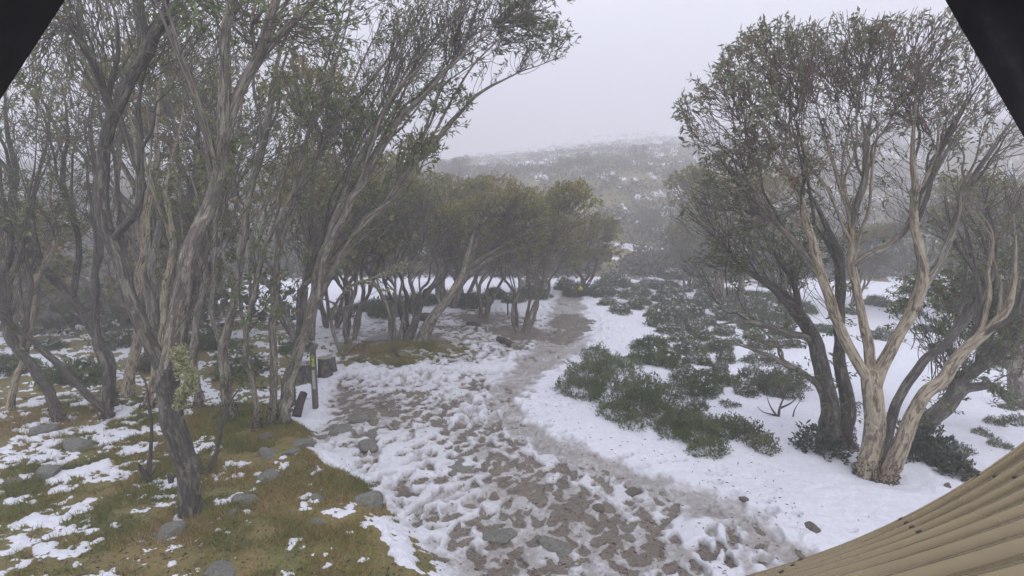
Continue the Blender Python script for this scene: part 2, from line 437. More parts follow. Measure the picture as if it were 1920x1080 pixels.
# ------------------------------------------------------------------ ground sheet
def ground_fields(x, y):
    z = H0(x, y)
    bank = sd_poly(x, y, BANK); trod = sd_poly(x, y, TROD); mud = sd_poly(x, y, MUD)
    g1 = sd_poly(x, y, GROVE1); g2 = sd_poly(x, y, GROVE2); wd = sd_poly(x, y, WOODS)
    mp = sd_poly(x, y, MUDPATCH)
    pd, par = seg_dist(x, y, PATH, False)
    pw = np.interp(par, np.arange(len(PATHW)), PATHW)
    wob = 0.55 * (fbm(x * 1.1, y * 1.1, 31, 3) - 0.5)
    r = np.hypot(x, y)
    far = sstep(24, 34, y + 0.2 * x)
    c = np.full(x.shape, 1.02)
    moss = np.zeros(x.shape); slush = np.zeros(x.shape)
    def put(c, val, m): return c * (1 - m) + val * m
    # heath field on the right keeps a deep clean cover; far slope is patchy, its snow raised with distance to imitate fog by paler colour
    c = put(c, 0.32 - 0.06 * sstep(40, 60, y) + 0.42 * sstep(70, 130, y), far)
    moss = put(moss, 0.8, far)
    mw = sstep(-0.5, 0.7, wd + wob); c = put(c, 0.47, mw); moss = put(moss, 0.75, mw)
    m2 = sstep(-0.5, 0.6, g2 + wob); c = put(c, 0.66, m2); moss = put(moss, 0.25, m2)
    m1 = sstep(-0.5, 0.6, g1 + wob); c = put(c, 0.44, m1); moss = put(moss, 0.8, m1)
    mt = sstep(-0.25, 0.45, trod + wob)
    big = fbm(x * 0.42, y * 0.42, 29, 3) - 0.5
    c = put(c, np.clip(0.90 + 0.9 * big, 0.62, 0.97), mt); slush = put(slush, np.clip(0.18 - 0.8 * big, 0, 0.5), mt); moss = put(moss, 0.30, mt)
    mm = sstep(-0.5, 0.7, mud + 1.4 * wob); c = put(c, 0.57, mm); moss = put(moss, 0.15, mm); slush = put(slush, 0.45, mm)
    mb = sstep(-0.15, 0.25, bank + 0.6 * wob)
    corner = sstep(0.2, 1.6, -x - 3.1 - 0.25 * (y - 5))
    drift = sstep(0.9, 0.2, np.hypot((x + 1.15) / 1.0, (y - 6.1) / 0.55))
    c = put(c, 0.27 + 0.20 * corner, mb); moss = put(moss, 1.0, mb)
    # the smooth drift lying against the bank
    dr = sd_poly(x, y, P((650, 895), (720, 905), (800, 915), (840, 950), (800, 1000), (750, 975), (715, 935)))
    c = put(c, 0.95, sstep(-0.1, 0.15, dr + 0.3 * wob)); 
    dl = sd_poly(x, y, P((705, 1010), (735, 1005), (780, 1045), (770, 1075), (800, 1120), (740, 1120), (715, 1060)))
    c = put(c, 0.9, sstep(-0.06, 0.08, dl + 0.15 * wob))
    # the walked line: thin grey slush over ice
    rag = fbm(x * 4.5, y * 4.5, 37, 3) - 0.5
    mpth = sstep(0.14, -0.08, pd - pw * 0.82 + 0.6 * wob + 0.55 * rag)
    mpth = mpth * (1 - far)
    slush = put(slush, 1.0, mpth); c = put(c, 0.96, mpth)
    mmp = sstep(-0.3, 0.5, mp + 1.2 * wob); c = put(c, 0.22, mmp); moss = put(moss, 0.3, mmp)
    # footprints
    fx = x * 0.966 + y * 0.26; fy = -x * 0.26 + y * 0.966
    wx = fx + 0.12 * (fbm(x * 3, y * 3, 61, 2) - 0.5); wy = fy + 0.12 * (fbm(x * 3, y * 3, 71, 2) - 0.5)
    d1, v1 = cells(wx * 3.6, wy * 6.0, 41)
    d2, v2 = cells(wx * 5.8, wy * 9.0, 43)
    wx2 = x + 0.06 * (fbm(x * 6, y * 6, 61, 2) - 0.5); wy2 = y + 0.06 * (fbm(x * 6, y * 6, 71, 2) - 0.5)
    fp = np.maximum(prints(wx2, wy2, 0.33, 41), prints(wx2, wy2, 0.29, 47, 0.13, 0.055))
    dens = sstep(0.40, 0.58, fbm(x * 0.8, y * 0.8, 44, 2))
    fp = np.maximum(fp, dens * prints(wx2, wy2, 0.24, 43, 0.12, 0.05))
    fp_m = np.clip(np.maximum(mt, 0.75 * m2) * (1 - 0.6 * mpth) + 0.35 * mpth, 0, 1) * (1 - mb)
    # a scatter of prints on the clean snow beside the track
    side = sstep(1.6, 0.2, pd - pw) * (1 - mt) * (1 - mb) * (1 - far)
    fps = sstep(0.42, 0.18, d1) * (v1 > 0.80) * side
    nb = fbm(x * 1.55, y * 1.55, 51, 5, 0.55) - 0.5
    nbk = fbm(x * 3.4, y * 3.4, 53, 4, 0.6) - 0.5
    nb = nb * (1 - 0.65 * mb) + nbk * 0.8 * mb
    nf = fbm(x * 8.0, y * 8.0, 57, 4, 0.65) - 0.5
    amp = 1.15 * (c < 0.97) + 0.3 * (c >= 0.97)
    trodm = np.maximum(mt, m2) * (1 - mb)
    for fx_, fy_, fr in FEET: c = c - 0.75 * np.exp(-(((x - fx_) ** 2 + (y - fy_) ** 2) / fr ** 2))
    S = c + nb * amp * (1 - 0.25 * trodm) + nf * (0.85 - 0.35 * trodm) * amp - 0.60 * fp * fp_m - 0.42 * fps
    S = np.where(far > 0.5, c + 1.7 * (fbm(x * 0.6, y * 0.6, 77, 5, 0.6) - 0.5), S)
    s = sstep(0.44, 0.60, S)
    deep = sstep(0.85, 1.0, c)
    thick = 0.035 + 0.05 * deep + 0.010 * trodm
    thick = thick * (1 - 0.6 * slush)
    z2 = z + thick * sstep(0.40, 0.85, S) * (0.8 + 0.4 * nf) - 0.045 * fp * fp_m * s - 0.05 * fps
    # soil lumps, stones underfoot and the soft pillow of clean snow
    z2 = z2 + (1 - s) * 0.045 * (fbm(x * 7, y * 7, 91, 3) - 0.5) + deep * 0.07 * (fbm(x * 0.9, y * 0.9, 95, 3) - 0.5)
    slush2 = np.clip(slush + 0.9 * trodm * (1 - sstep(0.52, 0.80, S)) + 0.20 * mt * (fbm(x * 1.8, y * 1.8, 99, 3)), 0, 1)
    s = np.where(trodm > 0.3, sstep(0.30, 0.60, S), s)
    pathm = (pd < pw + 0.1) & (far < 0.5)
    return z2, s, slush2, moss, pathm, bank > 0

def build_ground():
    az = np.concatenate([np.linspace(-180, -62, 40)[:-1], np.linspace(-62, -44, 70)[:-1], np.linspace(-44, 44, 900), np.linspace(44, 62, 70)[1:], np.linspace(62, 180, 40)[1:-1]])
    az = np.radians(az)
    # rings spaced evenly as the camera sees them, then coarser out to the fogged slope
    py = np.linspace(1250, 425, 470)
    rr = np.array([np.hypot(*flat(960, p)) for p in py])
    rr = np.concatenate([[0.4, 1.2, 2.0, 2.6], rr[rr > 3.0], np.geomspace(rr[-1] * 1.02, 420, 80)])
    A, R = np.meshgrid(az, rr)
    x = (R * np.sin(A)).ravel(); y = (R * np.cos(A)).ravel()
    z, s, sl, mo, pm, bm = ground_fields(x, y)
    nr, na = A.shape
    V = np.stack([x, y, z], 1)
    i = np.arange(nr - 1)[:, None] * na; j = np.arange(na)[None, :]; j2 = (j + 1) % na
    quads = np.stack([i + j, i + na + j, i + na + j2, i + j2], -1).reshape(-1, 4)[:, ::-1]
    V = np.vstack([V, [[0, 0, H0(0.0, 0.0)]]])
    s, sl, mo = (np.append(a, a[0]) for a in (s, sl, mo))
    pm, bm = np.append(pm, False), np.append(bm, False)
    c = len(V) - 1
    tris = np.stack([np.full(na, c), (np.arange(na) + 1) % na, np.arange(na)], 1)
    # vertex normals of the whole sheet, kept where it is divided into pieces
    nrm = np.zeros_like(V)
    a, b_, c_, d = (V[quads[:, k]] for k in range(4))
    fn = np.cross(c_ - a, d - b_)
    for k in range(4): np.add.at(nrm, quads[:, k], fn)
    nrm[c] = (0, 0, 1)
    nrm /= np.linalg.norm(nrm, axis=1)[:, None] + 1e-12
    fp = pm[quads].sum(1) >= 2; fb = (bm[quads].sum(1) >= 2) & ~fp
    for name, m, tr, lab in (("ground", ~fp & ~fb, tris, None), ("footpath", fp, None, None), ("mossy_bank", fb, None, None)):
        q = quads[m]; used = np.unique(np.concatenate([q.ravel(), tr.ravel()] if tr is not None else [q.ravel()]))
        lut = np.full(len(V), -1); lut[used] = np.arange(len(used))
        me = mk_mesh(name, V[used], lut[q], lut[tr] if tr is not None else None, M['ground'], {"snow": s[used], "slush": sl[used], "moss": mo[used]})
        me.normals_split_custom_set_from_vertices(nrm[used].astype(np.float32))
        tag(obj(name, me), kind="structure")
for _px, _py, _r in ((1640, 885, 0.42), (1690, 840, 0.3), (1575, 832, 0.4), (1908, 765, 0.4), (527, 792, 0.5), (433, 785, 0.45), (483, 806, 0.3), (905, 598, 0.7), (978, 622, 0.8), (738, 640, 0.8), (790, 640, 0.6)):
    _g = gp(_px, _py); FEET.append((_g[0], _g[1], _r))
build_ground()

def gz(x, y):
    """height of the finished surface (snow included)"""
    return ground_fields(np.atleast_1d(np.float64(x)), np.atleast_1d(np.float64(y)))[0]

# ------------------------------------------------------------------ tubes, leaves, branching
def catmull(pts, step):
    pts = np.asarray(pts, float)
    p = np.vstack([2 * pts[0] - pts[1], pts, 2 * pts[-1] - pts[-2]])
    out = []
    for i in range(1, len(p) - 2):
        n = max(2, int(np.linalg.norm(p[i + 1] - p[i]) / step))
        t = np.linspace(0, 1, n, endpoint=False)[:, None]
        out.append(0.5 * (2 * p[i] + (p[i + 1] - p[i - 1]) * t + (2 * p[i - 1] - 5 * p[i] + 4 * p[i + 1] - p[i + 2]) * t ** 2 + (3 * p[i] - p[i - 1] - 3 * p[i + 1] + p[i + 2]) * t ** 3))
    out.append(p[-2][None, :])
    return np.vstack(out)

def tube(path, rad, S=10, lump=0.12, seed=0, cap=True):
    """swept tube with parallel-transported frame; returns V, quads, tris, bark coordinates"""
    path = np.asarray(path, float); n = len(path)
    T = np.gradient(path, axis=0); T /= np.linalg.norm(T, axis=1)[:, None] + 1e-12
    a = np.cross(T[0], [0.31, -0.95, 0.05]); a /= np.linalg.norm(a) + 1e-12
    Aa = [a]
    for i in range(1, n):
        a = Aa[-1] - T[i] * np.dot(Aa[-1], T[i]); a /= np.linalg.norm(a) + 1e-12; Aa.append(a)
    Aa = np.array(Aa); B = np.cross(T, Aa)
    th = np.arange(S) * 2 * np.pi / S
    L = np.concatenate([[0], np.cumsum(np.linalg.norm(np.diff(path, axis=0), axis=1))])
    ct, st = np.cos(th), np.sin(th)
    bark = np.stack([np.broadcast_to(ct, (n, S)), np.broadcast_to(st, (n, S)), np.broadcast_to(L[:, None], (n, S))], -1).reshape(-1, 3)
    R = np.repeat(np.asarray(rad, float), S)
    if lump:
        rm = float(np.mean(rad))
        q = np.stack([bark[:, 0] * 1.3, bark[:, 1] * 1.3, bark[:, 2] * 0.25 / max(rm, 0.01) * 0.35], 1)
        R = R * (1 + lump * 2 * (vnoise3(q + seed * 7.7, seed) - 0.5) + lump * 0.8 * (vnoise3(q * 2.3 + seed, seed + 3) - 0.5))
    V = np.repeat(path, S, 0) + (np.repeat(Aa, S, 0) * bark[:, :1] + np.repeat(B, S, 0) * bark[:, 1:2]) * R[:, None]
    i = np.arange(n - 1)[:, None] * S; j = np.arange(S)[None, :]; j2 = (j + 1) % S
    q = np.stack([i + j, i + j2, i + S + j2, i + S + j], -1).reshape(-1, 4)
    t = None
    if cap:
        V = np.vstack([V, path[-1:] + T[-1:] * rad[-1] * 0.4]); bark = np.vstack([bark, [[0, 0, L[-1]]]])
        k = (n - 1) * S
        t = np.stack([k + np.arange(S), k + (np.arange(S) + 1) % S, np.full(S, len(V) - 1)], 1)
    bark = bark.copy(); bark[:, 2] = bark[:, 2] * 0.9 + seed * 3.1
    return V, q, t, bark

def join(parts):
    Vs, Qs, Ts, Bs, o = [], [], [], [], 0
    for V, q, t, b in parts:
        Vs.append(V); Bs.append(b)
        if q is not None: Qs.append(q + o)
        if t is not None: Ts.append(t + o)
        o += len(V)
    return np.vstack(Vs), (np.vstack(Qs) if Qs else None), (np.vstack(Ts) if Ts else None), np.vstack(Bs)

def leaves(c, d, length, width, rng, fold=0.25):
    """one folded rhombus per leaf: base c, direction d"""
    n = len(c)
    d = d / (np.linalg.norm(d, axis=1)[:, None] + 1e-9)
    s = np.cross(d, rng.normal(size=(n, 3))); s /= np.linalg.norm(s, axis=1)[:, None] + 1e-9
    u = np.cross(s, d)
    L = (length * rng.uniform(0.45, 1.4, n))[:, None]; W = (width * rng.uniform(0.75, 1.25, n))[:, None] * 0.5
    mid = c + d * L * 0.45
    V = np.stack([c, mid + s * W + u * W * fold, c + d * L - u * L * 0.10, mid - s * W + u * W * fold], 1).reshape(-1, 3)
    q = np.arange(4 * n).reshape(-1, 4)
    return V, q

def blob_points(blobs, rng):
    """blobs: (centre, radii, count, shell) -> points favouring the outer and upper shell"""
    out = []
    for c, r, n, sh in blobs:
        d = rng.normal(size=(n, 3)); d /= np.linalg.norm(d, axis=1)[:, None]
        rad = rng.uniform(0, 1, n) ** (1 / 3.0); rad = rad * (1 - sh) + (1 - 0.35 * rng.uniform(0, 1, n) ** 1.5) * sh
        flip = (d[:, 2] < -0.2) & (rng.uniform(size=n) < 0.7); d[flip, 2] *= -1
        out.append(np.asarray(c) + d * rad[:, None] * np.asarray(r))
    return np.vstack(out)

def flow(tips, limb, limbT, rng, step=0.085, merge=0.045, wobble=0.45, attract=0.55, steps=90, gravity=0.0):
    """particles run from the twig tips back to the limbs and merge on the way (natural forks)"""
    D = tips[:, None, :] - limb[None]; dist = np.linalg.norm(D, axis=2) + 1e-6
    cs = (D * limbT[None]).sum(2) / dist
    cost = dist * (1 + 3.2 * (1 - cs))
    att = limb[np.argmin(cost, 1)]; dmin = dist[np.arange(len(tips)), np.argmin(cost, 1)]
    keep = dmin < 4.0
    tips, att = tips[keep], att[keep]
    N = len(tips)
    pos = [tips]; par = list(range(N)); nodes = N
    parent = -np.ones(N, int); parents = [parent]
    P_ = tips.copy(); Dr = att - tips; Dr /= np.linalg.norm(Dr, axis=1)[:, None] + 1e-9
    # tips first hang back along a common lift so twigs end pointing up and out
    ids = np.arange(N); A_ = att.copy()
    allpos = [tips]; link = {}
    pc = [None]
    parent_arr = [-1] * N
    for it in range(steps):
        n = len(P_)
        if n == 0: break
        want = A_ - P_; dw = np.linalg.norm(want, axis=1); want = want / (dw[:, None] + 1e-9)
        kd = kdtree.KDTree(n)
        for i in range(n): kd.insert(P_[i], i)
        kd.balance()
        nn = np.zeros((n, 3))
        for i in range(n):
            f = kd.find_n(P_[i], 2)
            if len(f) > 1 and f[1][2] < 0.45:
                nn[i] = P_[f[1][1]] - P_[i]
        ln = np.linalg.norm(nn, axis=1)[:, None]
        nn = np.where(ln > 1e-6, nn / (ln + 1e-9), 0)
        v = 1.5 * Dr + want * 1.0 + attract * nn + wobble * rng.normal(size=(n, 3))
        v[:, 2] -= gravity
        v /= np.linalg.norm(v, axis=1)[:, None] + 1e-9
        close = dw < step * 1.3
        Pn = np.where(close[:, None], A_, P_ + v * step)
        # merge pairs
        group = np.arange(n)
        kd = kdtree.KDTree(n)
        for i in range(n): kd.insert(Pn[i], i)
        kd.balance()
        done = np.zeros(n, bool)
        newP, newD, newA, newid = [], [], [], []
        for i in range(n):
            if done[i]: continue
            mates = [k for (_, k, _) in kd.find_range(Pn[i], merge) if not done[k]]
            if i not in mates: mates.append(i)
            cl = [k for k in mates if close[k]]
            if cl: pnew = Pn[cl[0]]
            else: pnew = Pn[mates].mean(0)
            nid = nodes; nodes += 1
            parent_arr.append(-1); allpos.append(pnew[None])
            for k in mates:
                done[k] = True; parent_arr[ids[k]] = nid
            if not cl:
                newP.append(pnew); newD.append(v[mates].mean(0)); newid.append(nid)
                # keep the target nearest to the merged point
                tm = A_[mates]; newA.append(tm[np.argmin(np.linalg.norm(tm - pnew, axis=1))])
        if not newP: break
        P_ = np.array(newP); Dr = np.array(newD); A_ = np.array(newA); ids = np.array(newid)
        Dr /= np.linalg.norm(Dr, axis=1)[:, None] + 1e-9
    return np.vstack(allpos), np.array(parent_arr), N

def twig_mesh(pos, parent, ntips, r_tip, expo, thick=0.008):
    n = len(pos); acc = np.zeros(n); acc[:ntips] = r_tip ** expo
    child_best = -np.ones(n, int); bestv = np.zeros(n)
    for i in range(n):
        p = parent[i]
        if p >= 0:
            acc[p] += acc[i]
            if acc[i] > bestv[p]: bestv[p] = acc[i]; child_best[p] = i
    rad = acc ** (1 / expo)
    e = np.where(parent >= 0)[0]; p = parent[e]
    T = np.zeros((n, 3))
    up = pos[e] - pos[p]; up /= np.linalg.norm(up, axis=1)[:, None] + 1e-9
    T[e] = up
    has = child_best >= 0
    tt = np.zeros((n, 3)); tt[has] = pos[child_best[has]] - pos[has]
    tt /= np.linalg.norm(tt, axis=1)[:, None] + 1e-9
    T = T + tt; T /= np.linalg.norm(T, axis=1)[:, None] + 1e-9
    H = np.array([0.31, -0.95, 0.05])
    res = []
    for cls, S in ((0, 3), (1, 6)):
        m = (rad[e] >= thick) if cls else (rad[e] < thick)
        ce, cp = e[m], p[m]
        if len(ce) == 0: continue
        main = child_best[cp] == ce
        # ring per child end, ring per parent end
        def rings(c, t, r):
            a = np.cross(t, H); a /= np.linalg.norm(a, axis=1)[:, None] + 1e-9
            b = np.cross(t, a); th = np.arange(S) * 2 * np.pi / S
            return (c[:, None, :] + (a[:, None, :] * np.cos(th)[None, :, None] + b[:, None, :] * np.sin(th)[None, :, None]) * r[:, None, None])
        nodes_used = np.unique(np.concatenate([ce, cp[main]]))
        lut = -np.ones(n, int); lut[nodes_used] = np.arange(len(nodes_used))
        R1 = rings(pos[nodes_used], T[nodes_used], rad[nodes_used])
        side = ~main
        edir = pos[ce] - pos[cp]; edir /= np.linalg.norm(edir, axis=1)[:, None] + 1e-9
        R2 = rings(pos[cp[side]], edir[side], rad[ce[side]] * 1.2)
        V = np.vstack([R1.reshape(-1, 3), R2.reshape(-1, 3)])
        start = np.zeros(len(ce), int); start[main] = lut[cp[main]] * S
        start[side] = len(nodes_used) * S + np.arange(side.sum()) * S
        end = lut[ce] * S
        j = np.arange(S)[None, :]; j2 = (j + 1) % S
        q = np.stack([start[:, None] + j, start[:, None] + j2, end[:, None] + j2, end[:, None] + j], -1).reshape(-1, 4)
        th = np.arange(S) * 2 * np.pi / S
        bk = np.zeros((len(V), 3)); bk[:, 0] = np.tile(np.cos(th), len(V) // S); bk[:, 1] = np.tile(np.sin(th), len(V) // S)
        bk[:, 2] = V[:, 2] * 0.9
        res.append((V, q, None, bk, cls))
    return res, rad

def build_tree(name, label, group, base, stems, blobs, seed=1, leaf_mat='leaf', bark='bark_grey', twig='twig', r_tip=0.0034, expo=2.35,
               leaf_n=6, leaf_len=0.088, leaf_w=0.027, start=0.25, step=0.085, merge=0.05, wobble=0.38, leaf_min_z=None, sides=10,
               lichen_on=None, auto=2, rscale=1.0, wig=0.8, shoots=0, moss=0, strips=0, cat="tree", gravity=0.0, lichen_tips=0.0, tint=(0.45, 0.25)):
    """stems: dict(pts=world points, r0, r1, name, bark, start) - traced trunks and limbs; blobs: crown volumes filled with twigs"""
    rng = np.random.default_rng(seed)
    base = np.asarray(base, float)
    root = empty(name, base, label, cat, group)
    LP, LT = [], []
    done = []
    queue = [dict(s) for s in stems]; nst = len(queue); k = -1
    while queue:
        s = queue.pop(0); k += 1
        s['r0'] *= rscale if k < nst else 1.0; s['r1'] *= rscale if k < nst else 1.0
        pts = [np.asarray(p, float) for p in s['pts']]
        if k and k < nst and s.get('name', 'limb') == 'limb' and done:
            allp = np.vstack(done); j = np.argmin(np.linalg.norm(allp - pts[0], axis=1)); dl = allp[j] - pts[0]
            pts = [p + dl * max(0.0, 1 - 0.45 * i) for i, p in enumerate(pts)]      # the limb grows out of the nearest stem
        path = catmull(pts, 0.07)
        n = len(path); t = np.linspace(0, 1, n)
        st0 = s.get('start', start)
        rad = s['r0'] * (1 - t) + s['r1'] * t
        if s.get('tip', st0 < 0.85): rad = rad * (1 - 0.72 * sstep(0.55, 1.0, t))
        wv = np.stack([vnoise(t * n * 0.10 + 9.1 * k, np.full(n, 3.3 + seed), 5 + j) + 0.5 * vnoise(t * n * 0.27 + 4.1 * k, np.full(n, 7.3 + seed), 15 + j) for j in range(3)], 1) - 0.75
        path = path + wv * (wig * np.minimum(rad * 2.4 + 0.02, 0.14))[:, None] * sstep(0, 0.15, t)[:, None]
        if s.get('flare', k == 0):
            h = np.linalg.norm(path - path[0], axis=1)
            rad = rad * (1 + s.get('fl', 0.35) * np.exp(-h / (s['r0'] * 1.6)))
        V, q, tr, bk = tube(path, rad, sides if s['r0'] > 0.03 else 7, 0.22, seed + k)
        me = mk_mesh(s.get('name', 'limb'), V - base, q, tr, M[s.get('bark', bark)], {"bark": bk})
        obj(s.get('name', 'limb'), me, root)
        T = np.gradient(path, axis=0); T /= np.linalg.norm(T, axis=1)[:, None] + 1e-9
        m = t >= st0
        LP.append(path[m][::2]); LT.append(T[m][::2]); done.append(path)
        if k < nst and auto and st0 < 0.85 and n > 14:
            for j in range(auto):
                i0 = int(n * rng.uniform(max(0.2, st0 - 0.1), 0.68)); rest = path[i0:] - path[i0]
                Lr = np.linalg.norm(rest[-1]); pr = np.cross(T[i0], rng.normal(size=3)); pr /= np.linalg.norm(pr) + 1e-9
                if pr[2] < 0: pr = -pr
                tau = np.linspace(0, 1, 6); amt = rng.uniform(0.22, 0.42)
                pp = [path[i0] + rest[int((len(rest) - 1) * u)] * rng.uniform(0.86, 0.94) + pr * Lr * amt * u ** 1.15 + rng.normal(size=3) * 0.03 * (u > 0) for u in tau]
                queue.append(dict(pts=pp, r0=max(0.012, rad[i0] * 0.5), r1=max(0.006, rad[i0] * 0.22), start=0.15, name='limb', flare=False, bark=s.get('bark', bark) if rng.uniform() < 0.6 else 'bark_dark'))
    limb, limbT = np.vstack(LP), np.vstack(LT)
    tips = blob_points(blobs, rng)
    pos, parent, N = flow(tips, limb, limbT, rng, step, merge, wobble, gravity=gravity)
    res, rad = twig_mesh(pos, parent, N, r_tip, expo)
    for V, q, t, bk, cls in res:
        nm = "branches" if cls else "twigs"
        me = mk_mesh(nm, V - base, q, t, M[bark] if cls else M[twig], {"bark": bk})
        tag(obj(nm, me, root), kind="stuff")
    # leaves round every twig tip and on the last thin nodes
    ends = np.arange(N); p1 = parent[ends]
    d = pos[ends] - pos[np.maximum(p1, 0)]
    if leaf_n > 0:
        cl = vnoise3(pos[ends] * 1.9 + 5.0, seed + 4); k = rng.poisson(leaf_n * np.clip(2.6 * (cl - 0.18), 0.15, 2.2) , N)
        c = np.repeat(pos[ends], k, 0); dd = np.repeat(d / (np.linalg.norm(d, axis=1)[:, None] + 1e-9), k, 0)
        c = c - dd * rng.uniform(0, 0.13, (len(c), 1)) + rng.normal(size=(len(c), 3)) * 0.012
        ld = dd * 0.6 + rng.normal(size=(len(c), 3)) * 0.6; ld[:, 2] -= 0.35
        V, q = leaves(c, ld, leaf_len, leaf_w, rng)
        clump = np.repeat(vnoise3(pos[ends] * 1.3, seed), k)
        ti = np.clip(tint[0] + (clump - 0.5) * 0.7 + rng.normal(size=len(c)) * tint[1], 0, 1)
        me = mk_mesh("foliage", V - base, q, None, M[leaf_mat], {"tint": np.repeat(ti, 4)}, smooth=False)
        tag(obj("foliage", me, root), kind="stuff")
    if lichen_tips > 0:
        thin = np.where((rad > r_tip * 1.5) & (rad < 0.02))[0]
        pick = rng.choice(thin, int(len(thin) * lichen_tips)); low = pos[pick][:, 2] < np.percentile(pos[:, 2], 55); pick = pick[low]
        if len(pick):
            c = np.repeat(pos[pick], 5, 0) + rng.normal(size=(len(pick) * 5, 3)) * 0.012
            V, q = leaves(c, rng.normal(size=(len(c), 3)), 0.028, 0.022, rng)
            me = mk_mesh("lichen", V - base, q, None, M['lichen'], {"tint": np.repeat(rng.uniform(0, 1, len(c)), 4)}, smooth=False)
            tag(obj("lichen", me, root), kind="stuff")
    if shoots:                                  # leafy shoots sprouting straight from the lower stems
        low = np.vstack([p[int(len(p) * 0.12):int(len(p) * 0.75)] for p in done[:nst]])
        c0 = low[rng.integers(len(low), size=shoots)]
        o = rng.normal(size=c0.shape); o[:, 2] = np.abs(o[:, 2]) * 0.3 - 0.1; o /= np.linalg.norm(o, axis=1)[:, None]
        ln = rng.uniform(0.10, 0.32, shoots)[:, None]
        tw = []
        for a_, b_ in zip(c0, c0 + o * ln): tw.append(tube(np.array([a_, (a_ + b_) / 2 + [0, 0, 0.02], b_ - [0, 0, 0.02]]), np.array([0.004, 0.003, 0.002]), 3, 0, 1))
        V, q, t_, bk = join(tw)
        tag(obj("shoots", mk_mesh("shoots", V - base, q, t_, M['bark_dark'], {"bark": bk}), root), kind="stuff")
        kk = 9
        c = np.repeat(c0 + o * ln, kk, 0) - np.repeat(o * ln, kk, 0) * rng.uniform(0, 0.45, (shoots * kk, 1)) + rng.normal(size=(shoots * kk, 3)) * 0.02
        ld = np.repeat(o, kk, 0) * 0.5 + rng.normal(size=c.shape) * 0.6; ld[:, 2] -= 0.3
        V, q = leaves(c, ld, leaf_len * 0.85, leaf_w, rng)
        ti = np.clip(0.35 + rng.normal(size=len(c)) * 0.2, 0, 1)
        tag(obj("shoot_leaves", mk_mesh("shoot_leaves", V - base, q, None, M['leaf'], {"tint": np.repeat(ti, 4)}, smooth=False), root), kind="stuff")
    if moss:                                    # moss and bark crumbs round the foot
        c = []
        for s_, p in zip(stems, done[:nst]):
            if s_.get('name') != 'trunk': continue
            n_ = moss; hh = rng.uniform(0, 1, n_) ** 2 * 0.30; a_ = rng.uniform(0, 6.28, n_)
            pi = np.array([p[min(len(p) - 1, int(h / 0.07))] for h in hh]); rr = s_['r0'] * rscale * (1.08 + 0.3 * np.exp(-hh / 0.08)) * rng.uniform(0.95, 1.15, n_) + 0.03 * rng.uniform(0, 1, n_) * np.exp(-hh / 0.05)
            c.append(np.stack([pi[:, 0] + np.cos(a_) * rr, pi[:, 1] + np.sin(a_) * rr, p[0][2] + 0.05 + hh], 1))
        c = np.vstack(c)
        V, q = leaves(c, rng.normal(size=c.shape) + [0, 0, 0.6], 0.040, 0.020, rng)
        tag(obj("moss", mk_mesh("moss", V - base, q, None, M['litter'], {"tint": np.repeat(rng.uniform(0, 0.8, len(c)), 4)}, smooth=False), root), kind="stuff")
    if strips:
        thickn = np.where((rad > 0.006) & (parent >= 0))[0]
        pick = pos[rng.choice(thickn, strips)]
        Vs, Qs, o = [], [], 0
        for c in pick:
            L = rng.uniform(0.12, 0.5); n = 5; a = rng.uniform(0, 6.28); ww = rng.uniform(0.004, 0.011)
            t = np.linspace(0, 1, n)
            x = c[None] + np.stack([0.05 * np.sin(t * 2.5 + a) * t, 0.05 * np.cos(t * 2 + a) * t, -L * t], 1)
            s = np.array([math.cos(a), math.sin(a), 0]) * ww
            Vs.append(np.stack([x - s, x + s], 1).reshape(-1, 3))
            i = np.arange(n - 1) * 2
            Qs.append(np.stack([i, i + 1, i + 3, i + 2], 1) + o); o += 2 * n
        me = mk_mesh("bark_strips", np.vstack(Vs) - base, np.vstack(Qs), None, M['twig_red'])
        tag(obj("bark_strips", me, root), kind="stuff")
    return root

def trace(Yb, pts, r0, r1, dy=0.0, dy0=0.0, **kw):
    """a limb drawn from image points at distance Yb (+dy drift towards its end); radii in photo pixels"""
    n = len(pts); L = [0.0]
    for i in range(1, n): L.append(L[-1] + math.hypot(pts[i][0] - pts[i - 1][0], pts[i][1] - pts[i - 1][1]))
    w = [at(p[0], p[1], Yb + dy0 + dy * l / (L[-1] or 1)) for p, l in zip(pts, L)]
    return dict(pts=w, r0=r0 * Yb / F, r1=r1 * Yb / F, **kw)

def blob(Yb, px, py, rx, ry, n, dy=0.0, rd=0.8, shell=0.6):
    Y = Yb + dy
    return (at(px, py, Y), (rx * Y / F, rd, ry * Y / F), n, shell)

def ground_base(px, py, sink=0.06):
    g = gp(px, py); return g - np.array([0, 0, sink])

# ------------------------------------------------------------------ near trees, left
def T(name, label, base_px, stems, blobs, group=None, **kw):
    b = ground_base(*base_px); Y = b[1]
    st = []
    for s in stems:
        s = dict(s); pts = s.pop('px'); r0 = s.pop('r0'); r1 = s.pop('r1')
        t = trace(Y, pts, r0, r1, **s)
        if s.get('ground', False) or (len(st) == 0): t['pts'][0] = np.array([t['pts'][0][0], Y + s.get('dy0', 0), H0(t['pts'][0][0], Y + s.get('dy0', 0)) - 0.06])
        st.append(t)
    bl = [blob(Y, *x) for x in blobs]
    return build_tree(name, label, group, b, st, bl, **kw)

